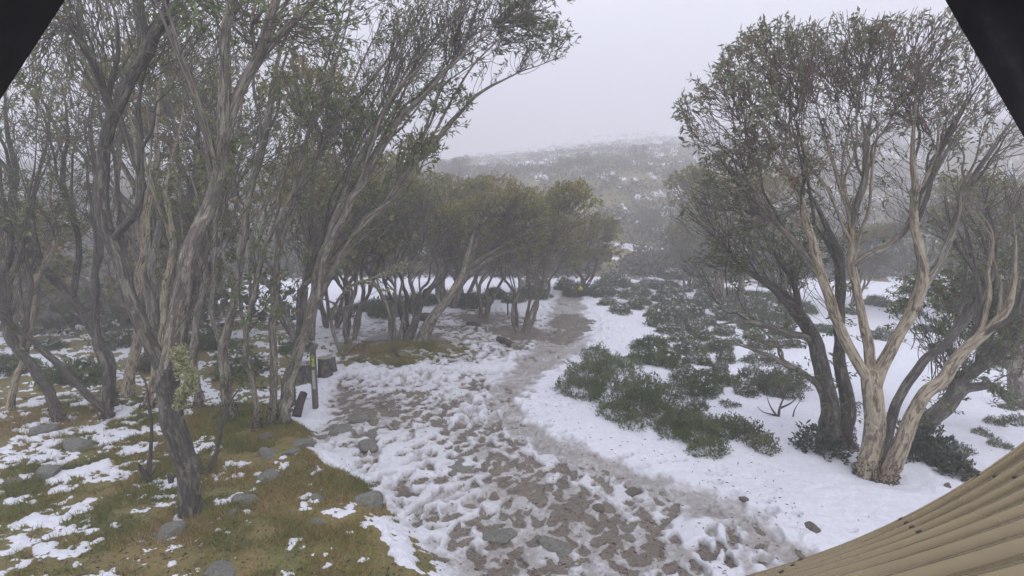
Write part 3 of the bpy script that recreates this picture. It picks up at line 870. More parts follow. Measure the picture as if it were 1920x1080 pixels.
T1 = T("snow_gum", "forked grey snow gum with yellow lichen on its bent trunk, alone on the mossy bank", (355, 968),
  [dict(px=[(355, 968), (350, 900), (333, 820), (320, 745), (314, 690)], r0=27, r1=24, name="trunk", bark='bark_dark', start=0.9, fl=0.12),
   dict(px=[(316, 715), (285, 645), (243, 560), (207, 480), (186, 430), (185, 375), (190, 325), (206, 262), (236, 185), (256, 120), (262, 60), (258, 0), (250, -60)], r0=18, r1=11, dy=0.3, tip=False, bark='bark_dark', start=0.6),
   dict(px=[(316, 705), (324, 620), (346, 520), (378, 430), (405, 350), (414, 270), (418, 180), (425, 90), (433, 0), (440, -60)], r0=20, r1=9, dy=-0.2, tip=False, bark='bark_grey', start=0.6),
   dict(px=[(196, 445), (225, 422), (250, 395), (258, 330), (260, 250), (262, 190), (280, 110)], r0=10, r1=6, dy=0.3, bark='bark_dark', start=0.5),
   dict(px=[(256, 110), (285, 65), (325, 20), (370, -40)], r0=14, r1=9, dy=-0.2, bark='bark_dark', start=0.3),
   dict(px=[(214, 215), (190, 165), (165, 120), (140, 70), (95, 45), (60, 35)], r0=9, r1=6, dy=0.2, bark='bark_dark', start=0.4),
   dict(px=[(412, 270), (432, 205), (455, 150), (480, 85), (505, 20), (525, -40)], r0=12, r1=8, tip=False, dy=-0.3, bark='bark_grey', start=0.5),
   dict(px=[(452, 165), (490, 110), (545, 55), (600, 0), (640, -40)], r0=11, r1=7, dy=0.2, bark='bark_grey', start=0.4)],
  [(230, 60, 170, 110, 230, 0.3, 0.9, 0.3), (520, 60, 170, 110, 230, 0.0, 0.9, 0.3), (90, 160, 100, 130, 110, 0.4, 0.6, 0.3), (330, -80, 330, 90, 160, 0.2, 1.0, 0.4), (420, 330, 80, 100, 60, 0.1, 0.5, 0.3)],
  seed=11, leaf_n=4.0, rscale=0.78, auto=2, sides=14, bark='bark_dark')

T2 = T("snow_gum", "dark upright snow gum at the left, one limb sweeping low towards the photo's edge", (203, 785),
  [dict(px=[(203, 785), (196, 700), (184, 600), (178, 500), (176, 420), (182, 330), (172, 240), (180, 150)], r0=12, r1=7, name="trunk", bark='bark_dark', dy=0.4),
   dict(px=[(198, 778), (160, 728), (118, 688), (60, 642), (0, 588), (-60, 560)], r0=10, r1=7, dy=-0.3, bark='bark_dark', start=0.7)],
  [(150, 220, 110, 150, 136, 0.2, 0.7, 0.3), (60, 400, 90, 110, 72, 0.0, 0.6, 0.3)], shoots=40, moss=200, seed=12, bark='bark_dark', leaf_n=4.0, rscale=0.68, auto=3)

T3 = T("snow_gum", "dark snow gum leaning hard left over a grey boulder at the left edge", (112, 792),
  [dict(px=[(112, 792), (95, 742), (62, 690), (32, 640), (10, 560), (20, 440), (0, 330), (-10, 220)], r0=13, r1=7, name="trunk", bark='bark_dark', dy=0.4),
   dict(px=[(40, 655), (60, 560), (45, 470), (60, 380), (95, 290)], r0=8, r1=5, dy=0.3, bark='bark_dark')],
  [(30, 260, 110, 140, 122, 0.2, 0.7, 0.3), (80, 420, 80, 120, 64, 0.3, 0.6, 0.3)], shoots=40, moss=200, seed=13, bark='bark_dark', leaf_n=4.0, rscale=0.68, auto=3)

T4 = T("snow_gum", "thick dark snow gum curving up and left behind the lone bank tree", (212, 762),
  [dict(px=[(212, 762), (200, 690), (178, 622), (127, 545), (78, 490), (40, 420), (22, 330), (10, 220), (20, 110)], r0=14, r1=8, name="trunk", bark='bark_dark', dy=0.5),
   dict(px=[(127, 545), (140, 450), (120, 350), (130, 240), (110, 140)], r0=9, r1=5, dy=0.4, bark='bark_dark')],
  [(60, 150, 150, 140, 158, 0.4, 0.9, 0.3), (140, 330, 90, 130, 79, 0.3, 0.7, 0.3)], shoots=40, moss=200, seed=14, bark='bark_dark', leaf_n=4.0, rscale=0.68, auto=3)

T5 = T("snow_gum", "cream-streaked snow gum rising straight just left of the lone bank tree", (236, 745),
  [dict(px=[(236, 745), (245, 680), (254, 620), (258, 550), (268, 480), (282, 390), (296, 290), (300, 190), (310, 100)], r0=15, r1=8, name="trunk", bark='bark_pale', dy=0.6),
   dict(px=[(262, 500), (232, 430), (215, 350), (222, 260), (205, 170)], r0=8, r1=5, dy=0.6, bark='bark_grey')],
  [(300, 180, 120, 170, 165, 0.5, 0.9, 0.3), (220, 280, 90, 130, 79, 0.5, 0.7, 0.3)], shoots=30, moss=200, seed=15, leaf_n=4.8, rscale=0.68, auto=3)

T6 = T("snow_gum", "pale twin-stemmed snow gum right behind the lichen clump of the bank tree", (275, 765),
  [dict(px=[(275, 765), (285, 700), (300, 630), (312, 540), (322, 440), (318, 350), (340, 250), (352, 150)], r0=11, r1=6, name="trunk", bark='bark_pale', dy=0.5),
   dict(px=[(372, 760), (368, 690), (372, 600), (385, 520), (372, 420), (392, 330), (385, 230)], r0=11, r1=6, ground=True, name="trunk", bark='bark_grey', dy=0.3)],
  [(350, 210, 110, 170, 172, 0.4, 0.8, 0.3), (370, 420, 80, 120, 79, 0.3, 0.6, 0.3)], shoots=40, moss=200, seed=16, leaf_n=4.8, rscale=0.68, auto=3)

T9 = T("snow_gum", "fluted grey snow gum forking low, left of the clump by the marker post", (433, 785),
  [dict(px=[(433, 785), (424, 735), (420, 665), (428, 615)], r0=18, r1=15, name="trunk", bark='bark_grey', start=0.9),
   dict(px=[(427, 630), (442, 560), (450, 490), (470, 380), (492, 260), (520, 120), (560, 0), (580, -60)], r0=13, r1=7, dy=0.5, bark='bark_grey'),
   dict(px=[(422, 660), (405, 600), (402, 520), (398, 430), (420, 330), (450, 200), (460, 80)], r0=8, r1=5, dy=0.5, bark='bark_grey')],
  [(520, 130, 130, 170, 187, 0.3, 0.9, 0.3), (470, 330, 100, 130, 115, 0.4, 0.7, 0.3)], shoots=60, moss=200, seed=19, leaf_n=4.8, rscale=0.60, auto=3)

T10 = T("snow_gum", "thin crooked snow gum at the front of the clump by the marker post", (483, 806),
  [dict(px=[(483, 806), (482, 750), (468, 695), (455, 640), (470, 580), (485, 500), (530, 400), (590, 300), (640, 200)], r0=10, r1=5, name="trunk", bark='bark_grey', dy=0.3)],
  [(590, 260, 90, 120, 108, 0.3, 0.6, 0.3), (500, 560, 70, 80, 43, 0.0, 0.5, 0.3)], shoots=50, moss=200, seed=20, leaf_n=4.8, rscale=0.60, auto=3)

T11 = T("snow_gum", "straight-stemmed snow gum in the middle of the clump by the marker post", (510, 797),
  [dict(px=[(510, 797), (513, 700), (508, 600), (515, 510), (545, 400), (600, 290), (660, 200), (720, 120), (780, 40), (820, -20)], r0=13, r1=6, name="trunk", bark='bark_grey', dy=0.4),
   dict(px=[(545, 400), (560, 300), (610, 190), (640, 90), (660, 0)], r0=8, r1=5, dy=0.4, bark='bark_grey')],
  [(720, 60, 130, 110, 187, 0.3, 0.9, 0.3), (620, 170, 110, 120, 144, 0.2, 0.7, 0.3)], shoots=50, moss=200, seed=21, leaf_n=4.8, rscale=0.60, auto=3)

T12 = T("snow_gum", "big snow gum leaning far right over the trampled snow beside the marker post", (527, 792),
  [dict(px=[(527, 792), (537, 740), (556, 680), (577, 615), (600, 560)], r0=21, r1=16, name="trunk", bark='bark_grey', start=0.95),
   dict(px=[(592, 580), (640, 490), (700, 400), (762, 318), (820, 262), (885, 190), (945, 150), (1005, 125), (1060, 105)], r0=14, r1=4, dy=0.5, bark='bark_grey', start=0.35),
   dict(px=[(600, 560), (625, 460), (672, 350), (735, 255), (800, 175), (860, 115), (930, 55), (990, 20)], r0=14, r1=5, dy=-0.2, bark='bark_grey', start=0.35),
   dict(px=[(570, 640), (590, 520), (625, 410), (680, 290), (745, 175), (800, 95), (850, 30), (890, -30)], r0=12, r1=5, dy=0.8, bark='bark_grey', start=0.35),
   dict(px=[(610, 545), (672, 440), (740, 370), (790, 318)], r0=9, r1=4, dy=-0.3, bark='bark_grey', start=0.4)],
  [(1010, 70, 75, 45, 190, 0.5, 0.5, 0.3), (920, 50, 100, 80, 330, 0.2, 0.8, 0.4), (820, 80, 110, 90, 330, 0.2, 0.8, 0.4), (1020, -10, 60, 45, 90, 0.2, 0.5, 0.3), (820, 200, 80, 50, 130, 0.2, 0.5, 0.2), (790, 280, 45, 42, 90, -0.3, 0.4, 0.3), (700, 250, 90, 90, 180, 0.3, 0.7, 0.3), (930, -40, 140, 60, 120, 0.2, 0.8, 0.3)],
  shoots=70, moss=200, seed=22, leaf_n=4.8, rscale=0.60, auto=3, sides=12)

T13 = T("snow_gum", "snow gum stem leaning right, half hidden behind the big leaning one", (545, 762),
  [dict(px=[(545, 762), (548, 700), (560, 620), (575, 540), (610, 440), (660, 340), (715, 240), (770, 150), (820, 70)], r0=13, r1=6, name="trunk", bark='bark_dark', dy=0.6),
   dict(px=[(575, 540), (640, 480), (700, 430), (745, 380), (780, 340)], r0=8, r1=4, dy=0.3, bark='bark_grey')],
  [(760, 150, 110, 100, 230, 0.5, 0.8, 0.3), (720, 370, 80, 60, 120, 0.3, 0.6, 0.3), (600, 430, 90, 90, 140, 0.3, 0.7, 0.3)], shoots=60, moss=200, seed=23, leaf_n=4.8, rscale=0.60, auto=3)

T8 = T("snow_gum", "slender pale snow gum at the far left, leaning right from a snow patch", (16, 768),
  [dict(px=[(16, 768), (38, 690), (58, 628), (70, 540), (100, 450), (95, 350), (120, 250)], r0=11, r1=6, name="trunk", bark='bark_pale', dy=0.6),
   dict(px=[(58, 628), (30, 540), (40, 440), (15, 340)], r0=7, r1=4, dy=0.4, bark='bark_grey')],
  [(80, 300, 120, 140, 200, 0.5, 0.9, 0.3)], seed=24, leaf_n=4.8, rscale=0.60, auto=3)

# ------------------------------------------------------------------ near trees, right
RT = T("snow_gum", "big domed snow gum with peeling cream bark standing in clean snow on the right", (1640, 892),
  [dict(px=[(1630, 890), (1634, 820), (1637, 760), (1634, 700)], r0=25, r1=24, name="trunk", bark='bark_pale', start=0.95),
   dict(px=[(1630, 722), (1603, 672), (1585, 635), (1560, 575), (1540, 515), (1522, 440), (1490, 350), (1450, 270), (1410, 200)], r0=15, r1=4, dy=-0.3, bark='bark_pale', start=0.5),
   dict(px=[(1638, 700), (1630, 640), (1612, 565), (1602, 500), (1596, 430), (1570, 340), (1545, 250), (1520, 160)], r0=12, r1=4, dy=0.3, bark='bark_pale', start=0.45),
   dict(px=[(1636, 725), (1655, 676), (1680, 635), (1700, 600), (1722, 545), (1726, 480), (1716, 400), (1712, 300), (1718, 200), (1720, 120)], r0=17, r1=4, dy=-0.1, bark='bark_pale', start=0.5),
   dict(px=[(1657, 892), (1683, 842), (1705, 787), (1732, 740), (1765, 705), (1805, 655), (1850, 615), (1890, 560), (1905, 480), (1900, 400)], r0=21, r1=6, dy=-0.2, dy0=-0.15, ground=True, name="trunk", bark='bark_pale', start=0.55),
   dict(px=[(1650, 880), (1668, 800), (1688, 742), (1722, 690), (1775, 640), (1840, 560), (1870, 470), (1850, 380), (1870, 300)], r0=14, r1=5, dy=0.5, dy0=0.2, bark='bark_dark', ground=True, name="trunk", start=0.5),
   dict(px=[(1602, 500), (1640, 470), (1690, 440), (1740, 350), (1790, 260), (1830, 200)], r0=10, r1=4, dy=0.3, bark='bark_grey', start=0.4),
   dict(px=[(1540, 515), (1480, 440), (1420, 370), (1360, 310), (1310, 260)], r0=9, r1=4, dy=0.1, bark='bark_grey', start=0.35),
   dict(px=[(1596, 430), (1620, 350), (1630, 260), (1640, 170)], r0=9, r1=4, dy=-0.2, bark='bark_grey', start=0.3),
   dict(px=[(1722, 545), (1770, 470), (1800, 380), (1850, 290), (1900, 220)], r0=10, r1=4, dy=0.1, bark='bark_grey', start=0.35)],
  [(1360, 210, 95, 90, 300, -0.2, 0.9, 0.75), (1440, 120, 90, 75, 320, 0.0, 1.0, 0.8), (1550, 100, 100, 60, 320, 0.2, 1.1, 0.8), (1680, 90, 110, 55, 360, 0.1, 1.1, 0.8), (1790, 140, 90, 80, 300, 0.2, 1.0, 0.75), (1880, 250, 90, 110, 260, 0.1, 1.0, 0.7),
   (1600, 260, 230, 140, 560, 0.2, 1.1, 0.2), (1420, 330, 120, 90, 280, 0.0, 0.8, 0.3), (1850, 420, 100, 110, 160, 0.1, 0.8, 0.3)],
  seed=31, leaf_mat='leaf_red', leaf_n=4.6, rscale=0.76, moss=500, shoots=40, wig=0.5, auto=4, sides=14, bark='bark_grey', twig='twig_red', wobble=0.40, lichen_tips=0.03, tint=(0.45, 0.28), strips=60, leaf_len=0.080, leaf_w=0.025, r_tip=0.0029)

RT2 = T("snow_gum", "dark rough snow gum leaning left beside the big domed one, lower limbs bare", (1565, 832),
  [dict(px=[(1562, 832), (1553, 770), (1541, 700), (1522, 645), (1497, 600), (1465, 560), (1430, 530), (1390, 500), (1350, 450)], r0=20, r1=6, name="trunk", bark='bark_dark', dy=0.2, start=0.5),
   dict(px=[(1586, 826), (1581, 745), (1576, 660), (1572, 560), (1560, 460), (1530, 380), (1480, 330)], r0=14, r1=6, ground=True, name="trunk", bark='bark_dark', dy=0.5),
   dict(px=[(1548, 765), (1531, 735), (1500, 703), (1468, 680), (1420, 657), (1360, 640)], r0=8, r1=3, dy=-0.2, bark='bark_grey', start=0.5, name="limb"),
   dict(px=[(1520, 645), (1488, 633), (1430, 613), (1385, 606), (1338, 611)], r0=8, r1=4, dy=-0.2, bark='bark_grey', start=0.6, name="limb"),
   dict(px=[(1530, 380), (1480, 400), (1420, 420), (1360, 430)], r0=7, r1=3, dy=-0.2, bark='bark_grey', start=0.3, name="limb")],
  [(1350, 400, 90, 70, 260, 0.1, 0.8, 0.4), (1420, 480, 110, 70, 240, 0.1, 0.7, 0.3), (1340, 500, 70, 50, 110, 0.0, 0.5, 0.3), (1400, 640, 60, 25, 25, -0.2, 0.3, 0.2), (1530, 480, 90, 90, 160, 0.3, 0.6, 0.2)],
  seed=32, leaf_mat='leaf', leaf_n=3, bark='bark_grey', moss=400, shoots=110, lichen_tips=0.16, strips=30, tint=(0.5, 0.25))

RT3 = T("snow_gum", "snow gum limb arching low to the right with dark hanging bark above the metal roof", (1700, 830),
  [dict(px=[(1696, 832), (1740, 787), (1782, 745), (1825, 705), (1870, 660), (1910, 600), (1930, 520), (1925, 430)], r0=16, r1=7, name="trunk", bark='bark_dark', dy=0.5, start=0.3),
   dict(px=[(1782, 745), (1823, 731), (1866, 730), (1893, 757), (1925, 772), (1960, 775)], r0=10, r1=6, dy=0.3, bark='bark_dark', start=0.2),
   dict(px=[(1850, 680), (1880, 560), (1850, 470), (1870, 400)], r0=8, r1=4, dy=0.2, bark='bark_dark', start=0.2)],
  [(1880, 500, 90, 110, 380, 0.3, 0.8, 0.3), (1830, 630, 100, 70, 320, 0.3, 0.6, 0.2), (1930, 620, 60, 90, 220, 0.4, 0.6, 0.2), (1750, 580, 100, 90, 320, 0.5, 0.6, 0.2)],
  seed=33, leaf_mat='leaf', leaf_n=5, bark='bark_dark', shoots=150, strips=170, lichen_tips=0.05)

RT4 = T("snow_gum", "grey snow gum trunk at the right edge behind the arching limb", (1908, 765),
  [dict(px=[(1908, 765), (1905, 700), (1915, 620), (1905, 530), (1920, 430), (1900, 330)], r0=13, r1=7, name="trunk", bark='bark_grey', dy=0.3)],
  [(1900, 400, 110, 120, 260, 0.3, 0.9, 0.4), (1940, 560, 60, 70, 80, 0.2, 0.6, 0.3)], seed=34, leaf_mat='leaf', leaf_n=4, strips=40)

# ------------------------------------------------------------------ stock trees for the grove, the wood and the slope
def stock_tree(name, label, seed, h, spread, nst, tips, leaf_mat, bark, leaf_n, lean=(0, 0), flat_top=0.55, leaf_len=0.06, merge=0.07, step=0.12, r_tip=0.0045, rbase=0.085, leaf_w=0.02):
    rng = np.random.default_rng(seed); stems = []; blobs = []
    for k in range(nst):
        a = 2 * math.pi * (k + rng.uniform(-0.3, 0.3)) / nst
        o = np.array([math.cos(a), math.sin(a), 0.0])
        tip = o * spread * rng.uniform(0.45, 0.75) + np.array([lean[0], lean[1], 0]) + np.array([0, 0, h * rng.uniform(0.70, 0.84)])
        pts = []
        for t in np.linspace(0, 1, 7):
            out = t ** 1.25
            p = o * 0.12 * (1 - t) + np.array([tip[0] * out, tip[1] * out, tip[2] * t ** 0.9])
            p[:2] += rng.normal(size=2) * 0.10 * spread * 0.5 * (t > 0.1)
            pts.append(p)
        pts[0][2] = -0.08
        stems.append(dict(pts=pts, r0=rbase * rng.uniform(0.6, 1.0), r1=0.025, name="trunk", start=0.35, flare=True, bark=bark if rng.uniform() < 0.7 else 'bark_dark'))
        if rng.uniform() < 0.75:
            q = pts[3]; e = pts[3] + (pts[5] - pts[3]) * 1.0 + np.append(rng.normal(size=2) * spread * 0.28, 0.1)
            stems.append(dict(pts=[q, (q + e) / 2 + np.array([0, 0, -0.08]), e], r0=rbase * 0.35, r1=0.018, flare=False, start=0.3, bark=bark))
        blobs.append((tip + np.array([0, 0, h * 0.06]), (spread * 0.48, spread * 0.48, h * 0.17 * flat_top / 0.55), tips // nst, 0.75))
        blobs.append((tip * np.array([0.85, 0.85, 0.72]), (spread * 0.45, spread * 0.45, h * 0.16), tips // nst // 3, 0.2))
    return build_tree(name, label, None, (0, 0, 0), stems, blobs, seed=seed, leaf_mat=leaf_mat, bark=bark, leaf_n=leaf_n, leaf_len=leaf_len, leaf_w=leaf_w,
                      step=step, merge=merge, r_tip=r_tip, sides=8, wobble=0.40, tint=(0.5, 0.25))

S_A = stock_tree("snow_gum", "x", 101, 4.4, 1.9, 5, 900, 'leaf_olive', 'bark_grey', 10, lean=(0.5, 0), leaf_len=0.095, leaf_w=0.038)
S_B = stock_tree("snow_gum", "x", 102, 4.6, 2.1, 4, 900, 'leaf_olive', 'bark_grey', 10, lean=(0.8, 0.0), leaf_len=0.095, leaf_w=0.038)
S_C = stock_tree("snow_gum", "x", 103, 5.6, 1.7, 4, 420, 'leaf', 'bark_grey', 5, lean=(0.4, 0), flat_top=0.9, leaf_len=0.085, leaf_w=0.032)
S_D = stock_tree("snow_gum", "x", 104, 3.0, 1.5, 4, 620, 'leaf_olive', 'bark_red', 20, flat_top=1.3, merge=0.09, leaf_len=0.10, leaf_w=0.045)
S_E = stock_tree("snow_gum", "x", 105, 3.6, 1.7, 4, 360, 'leaf', 'bark_grey', 7, leaf_len=0.13, leaf_w=0.06, merge=0.14, step=0.22, r_tip=0.009, flat_top=1.0)
STOCK = {'A': (S_A, 4.4), 'B': (S_B, 4.6), 'C': (S_C, 5.6), 'D': (S_D, 3.0), 'E': (S_E, 3.6)}
used = set()
def plant(kind, px, py, top_py, label, group=None, rz=None, sc=None, wide=1.0, seed=0):
    """stand a stock tree with its foot at the ground seen at (px, py) and its crown reaching the height seen at top_py"""
    src, h = STOCK[kind]
    g = gp(px, py)
    if sc is None:
        top = at(px, top_py, g[1])[2]; sc = (top - g[2]) / (h * 1.0)
    rz = random.Random(seed + int(px)).uniform(0, 6.28) if rz is None else rz
    loc = (g[0], g[1], g[2] - 0.03)
    s3 = (sc * wide, sc * wide, sc)
    if kind in used: return copy_tree(src, loc, rz, s3, label, group)
    used.add(kind); src.location = loc; src.rotation_euler = (0, 0, rz); src.scale = s3; src["label"] = label
    if group: src["group"] = group
    return src

G1 = "snow gums of the grove beside the bend in the track"
plant('A', 655, 640, 330, "leftmost multi-stemmed snow gum of the grove, fanning out behind the cut stumps", G1, rz=0.3)
plant('B', 738, 640, 322, "snow gum of the grove with close upright grey trunks and moss at its foot", G1, rz=2.1, wide=0.85)
plant('C', 765, 632, 335, "tall narrow snow gum in the grove, behind the trunk that leans right", G1, rz=4.0, wide=1.2)
plant('B', 905, 596, 352, "slim-stemmed snow gum in the middle of the grove, standing in snow", G1, rz=0.0)
plant('A', 978, 622, 345, "reddish snow gum at the right end of the grove, right next to the muddy track", G1, rz=5.6)
plant('A', 840, 580, 322, "snow gum at the back of the grove behind the log", G1, rz=1.4, wide=1.3)
for k, (px, py, tp, wd) in enumerate(((870, 565, 415, 1.3), (1015, 556, 430, 1.3))):
    plant('D', px, py, tp, f"low hazy snow gum filling a gap behind the grove, {('left', 'right')[k]} one of two", G1, seed=70 + k, wide=wd)
plant('D', 1095, 548, 425, "small round olive-crowned snow gum beyond the grove by the yellow sign", None, rz=0.7, wide=1.25)
G2 = "snow gums in the wood at the left"
for k, (kd, px, py, tp, lab) in enumerate([
    ('D', 40, 650, 420, "low bushy young snow gum in the left wood by the photo's edge"),
    ('D', 340, 645, 420, "low bushy young snow gum behind the lichen clump"),
    ('C', 330, 680, -80, "tall snow gum in the left wood, behind the fork of the lone bank tree"),
    ('B', 570, 640, 150, "snow gum at the right end of the left wood, above the cut stumps"),
    ('B', 620, 615, 270, "farthest snow gum of the left wood, touching the grove")]):
    plant(kd, px, py, tp, lab, G2, seed=k)
G3 = "snow gums behind the big domed tree"
for k, (kd, px, py, tp, lab) in enumerate([
    ('A', 1370, 585, 310, "snow gum with a thin dome behind the heath, left of the big domed tree"),
    ('E', 1290, 545, 420, "small hazy snow gum behind the heath at the left of the thin-domed one"),
    ('B', 1480, 570, 400, "hazy snow gum behind the dark left-leaning stem"),
    ('A', 1600, 575, 420, "hazy snow gum seen through the fork of the peeling trunk"),
    ('C', 1710, 590, 380, "hazy snow gum behind the right fork of the peeling trunk"),
    ('B', 1800, 600, 380, "hazy snow gum behind the hanging bark strips"),
    ('A', 1890, 620, 330, "hazy snow gum nearest the right edge, above the roof")]):
    plant(kd, px, py, tp, lab, G3, seed=40 + k)

# ------------------------------------------------------------------ trees and scrub on the fogged slope
rs = np.random.default_rng(55)
NTH = ["first", "second", "third", "fourth", "fifth", "sixth", "seventh", "eighth", "ninth", "tenth", "eleventh", "twelfth", "thirteenth", "fourteenth", "fifteenth", "sixteenth", "seventeenth", "eighteenth", "nineteenth", "twentieth"]
for k in range(18):
    px = 830 + 33 * k + rs.uniform(-10, 10); y = rs.uniform(36, 75)
    x = (px - 960) / F * y
    copy_tree(S_E, (x, y, float(H0(x, y)) - 0.05), rs.uniform(0, 6.28), rs.uniform(0.4, 0.75), f"dim snow gum in the fog, {NTH[k]} from the left on the far slope", "snow gums fading into the fog on the far slope")

def scrub_mass():
    rng = np.random.default_rng(66)
    n = 9500
    y = 29 + 125 * rng.uniform(0, 1, n) ** 1.45; px = rng.uniform(-200, 2100, n); x = (px - 960) / F * y
    keep = ~((np.abs(x - np.interp(y, [20, 28, 38, 60], [3.0, 4.6, 7.0, 9])) < 0.9) & (y < 42)) & (fbm(x * 0.13, y * 0.13, 5, 3) > 0.27)
    x, y = x[keep], y[keep]
    yw = rng.uniform(15, 30, 420); xw = -yw * rng.uniform(0.42, 1.15, 420); kw = fbm(xw * 0.3, yw * 0.3, 6, 3) > 0.45
    x, y = np.concatenate([x, xw[kw]]), np.concatenate([y, yw[kw]]); z = H0(x, y)
    m = 34
    c = np.repeat(np.stack([x, y, z], 1), m, 0); R = np.repeat(rng.uniform(0.45, 1.5, len(x)), m)[:, None]
    d = rng.normal(size=(len(c), 3)); d[:, 2] = np.abs(d[:, 2]); d /= np.linalg.norm(d, axis=1)[:, None]
    p = c + d * R * np.array([1, 1, 0.75])
    V, q = leaves(p, d + rng.normal(size=d.shape) * 0.5, 0.24, 0.20, rng)
    t = np.clip(np.repeat(rng.uniform(0.1, 0.9, len(x)), m) + rng.normal(size=len(c)) * 0.15, 0, 1)
    me = mk_mesh("far_scrub", V, q, None, M['scrub'], {"tint": np.repeat(t, 4)}, smooth=False)
    tag(obj("far_scrub", me), "low grey-green scrub covering the fogged slope", "scrub", kind="stuff")
scrub_mass()

# ------------------------------------------------------------------ heath shrubs
def shrub(name, label, lobes, seed, mat, n, leaf=(0.026, 0.012), stems=26, group=None, per=7, r_stem=0.005, snow=0):
    """lobes: (x, y, rx, ry, rz) domes; leafy sprigs over and inside each dome, woody stems below"""
    rng = np.random.default_rng(seed)
    root = empty(name, (0, 0, 0), label, "shrub", group)
    A = np.array([l[2] * l[3] for l in lobes]); A = A / A.sum()
    Vl, Ql, Tl, o = [], [], [], 0
    st = []; sn = []
    for k, (lx, ly, rx, ry, rz) in enumerate(lobes):
        m = int(n * A[k])
        d = rng.normal(size=(m, 3)); d[:, 2] = np.abs(d[:, 2]) * 0.95 - 0.08; d /= np.linalg.norm(d, axis=1)[:, None]
        lump = 0.82 + 0.42 * (vnoise3(d * 3.1 + k * 5 + seed, seed) - 0.5) * 1.6
        rad = (1 - 0.38 * rng.uniform(0, 1, m) ** 1.8) * lump
        c = np.array([lx, ly, 0]) + d * rad[:, None] * np.array([rx, ry, rz])
        c[:, 2] = np.maximum(c[:, 2], 0.01)
        up = d * 0.8 + np.array([0, 0, 0.7]) + rng.normal(size=(m, 3)) * 0.3
        up /= np.linalg.norm(up, axis=1)[:, None]
        cc = np.repeat(c, per, 0) + np.repeat(up, per, 0) * rng.uniform(0, 0.06, (m * per, 1))
        ld = np.repeat(up, per, 0) * 0.8 + rng.normal(size=(m * per, 3)) * 0.65
        V, q = leaves(cc, ld, leaf[0], leaf[1], rng)
        ti = np.repeat(np.clip(0.45 + (vnoise3(c * 5, seed) - 0.5) * 0.9 + rng.normal(size=m) * 0.12, 0, 1), per)
        brown = np.repeat((rng.uniform(size=m) < 0.05), per); ti = np.where(brown, 1.0, np.minimum(ti, 0.9))
        Vl.append(V); Ql.append(q + o); Tl.append(np.repeat(ti, 4)); o += len(V)
        if snow: sn.append(c[(c[:, 2] > 0.45 * rz) & (rng.uniform(size=m) < snow)])
        for j in range(int(stems * A[k]) + 2):
            e = c[rng.integers(m)]
            b0 = np.array([lx + rng.normal() * rx * 0.25, ly + rng.normal() * ry * 0.25, -0.05])
            mid = (b0 + e) / 2 + np.array([0, 0, -0.04]) + rng.normal(size=3) * 0.04
            pth = catmull([b0, mid, e], 0.08)
            st.append(tube(pth, np.linspace(r_stem, r_stem * 0.5, len(pth)), 4, 0, seed))
    me = mk_mesh("foliage", np.vstack(Vl), np.vstack(Ql), None, M[mat], {"tint": np.concatenate(Tl)}, smooth=False)
    tag(obj("foliage", me, root), kind="stuff")
    if snow:
        c = np.vstack(sn); c = np.repeat(c, 5, 0) + rng.normal(size=(len(c) * 5, 3)) * [0.02, 0.02, 0.006] + [0, 0, 0.035]
        d = rng.normal(size=c.shape); d[:, 2] *= 0.25
        V, q = leaves(c, d, 0.05, 0.045, rng, 0.5)
        tag(obj("snow_crust", mk_mesh("snow_crust", V, q, None, M['snow'], smooth=False), root), kind="stuff")
    V, q, t, bk = join(st)
    tag(obj("stems", mk_mesh("stems", V, q, t, M['bark_dark'], {"bark": bk}), root), kind="stuff")
    return root

def lobes_px(org, L):
    out = []
    for px, py, rx, ry, rz in L:
        g = gp(px, py); out.append((g[0] - org[0], g[1] - org[1], rx, ry, rz))
    return out
o1 = gp(1150, 770)
big = shrub("heath_shrub", "largest dense green heath shrub, a spreading mound at the inside of the track's bend",
    lobes_px(o1, [(1105, 718, 0.62, 0.75, 0.50), (1085, 742, 0.52, 0.6, 0.42), (1150, 700, 0.6, 0.8, 0.5), (1150, 752, 0.6, 0.65, 0.52), (1195, 770, 0.55, 0.55, 0.46), (1205, 735, 0.5, 0.6, 0.42), (1155, 785, 0.42, 0.4, 0.34), (1185, 805, 0.28, 0.28, 0.3), (1120, 680, 0.4, 0.6, 0.42), (1232, 785, 0.36, 0.4, 0.32), (1240, 755, 0.4, 0.45, 0.34)]), 201, 'heath', 11500, (0.030, 0.013), 60)
big.location = o1
o2 = gp(1310, 840)
s2 = shrub("heath_shrub", "dense dark green heath shrub in front, its snow-edged foot nearest the track",
    lobes_px(o2, [(1260, 815, 0.36, 0.4, 0.36), (1310, 825, 0.45, 0.45, 0.42), (1350, 820, 0.36, 0.4, 0.36), (1325, 852, 0.34, 0.28, 0.25), (1280, 800, 0.4, 0.4, 0.34)]), 202, 'heath', 4600, (0.030, 0.013), 50)
s2.location = o2
o3 = gp(1425, 845)
s3 = shrub("heath_shrub", "open leggy heath shrub just right of the dark front one, twigs showing against snow",
    lobes_px(o3, [(1405, 830, 0.30, 0.3, 0.34), (1432, 850, 0.24, 0.24, 0.30), (1385, 815, 0.25, 0.25, 0.3)]), 203, 'heath_grey', 700, (0.040, 0.017), 40)
s3.location = o3
o4 = gp(1450, 745)
s4 = shrub("heath_shrub", "rounded grey-green shrub left of the dark leaning stem, a bare bush at its foot",
    lobes_px(o4, [(1450, 742, 0.55, 0.5, 0.52), (1475, 725, 0.45, 0.5, 0.5), (1430, 738, 0.35, 0.35, 0.34)]), 204, 'heath_grey', 3000, (0.032, 0.014), 40)
s4.location = o4
o5 = gp(1740, 880)
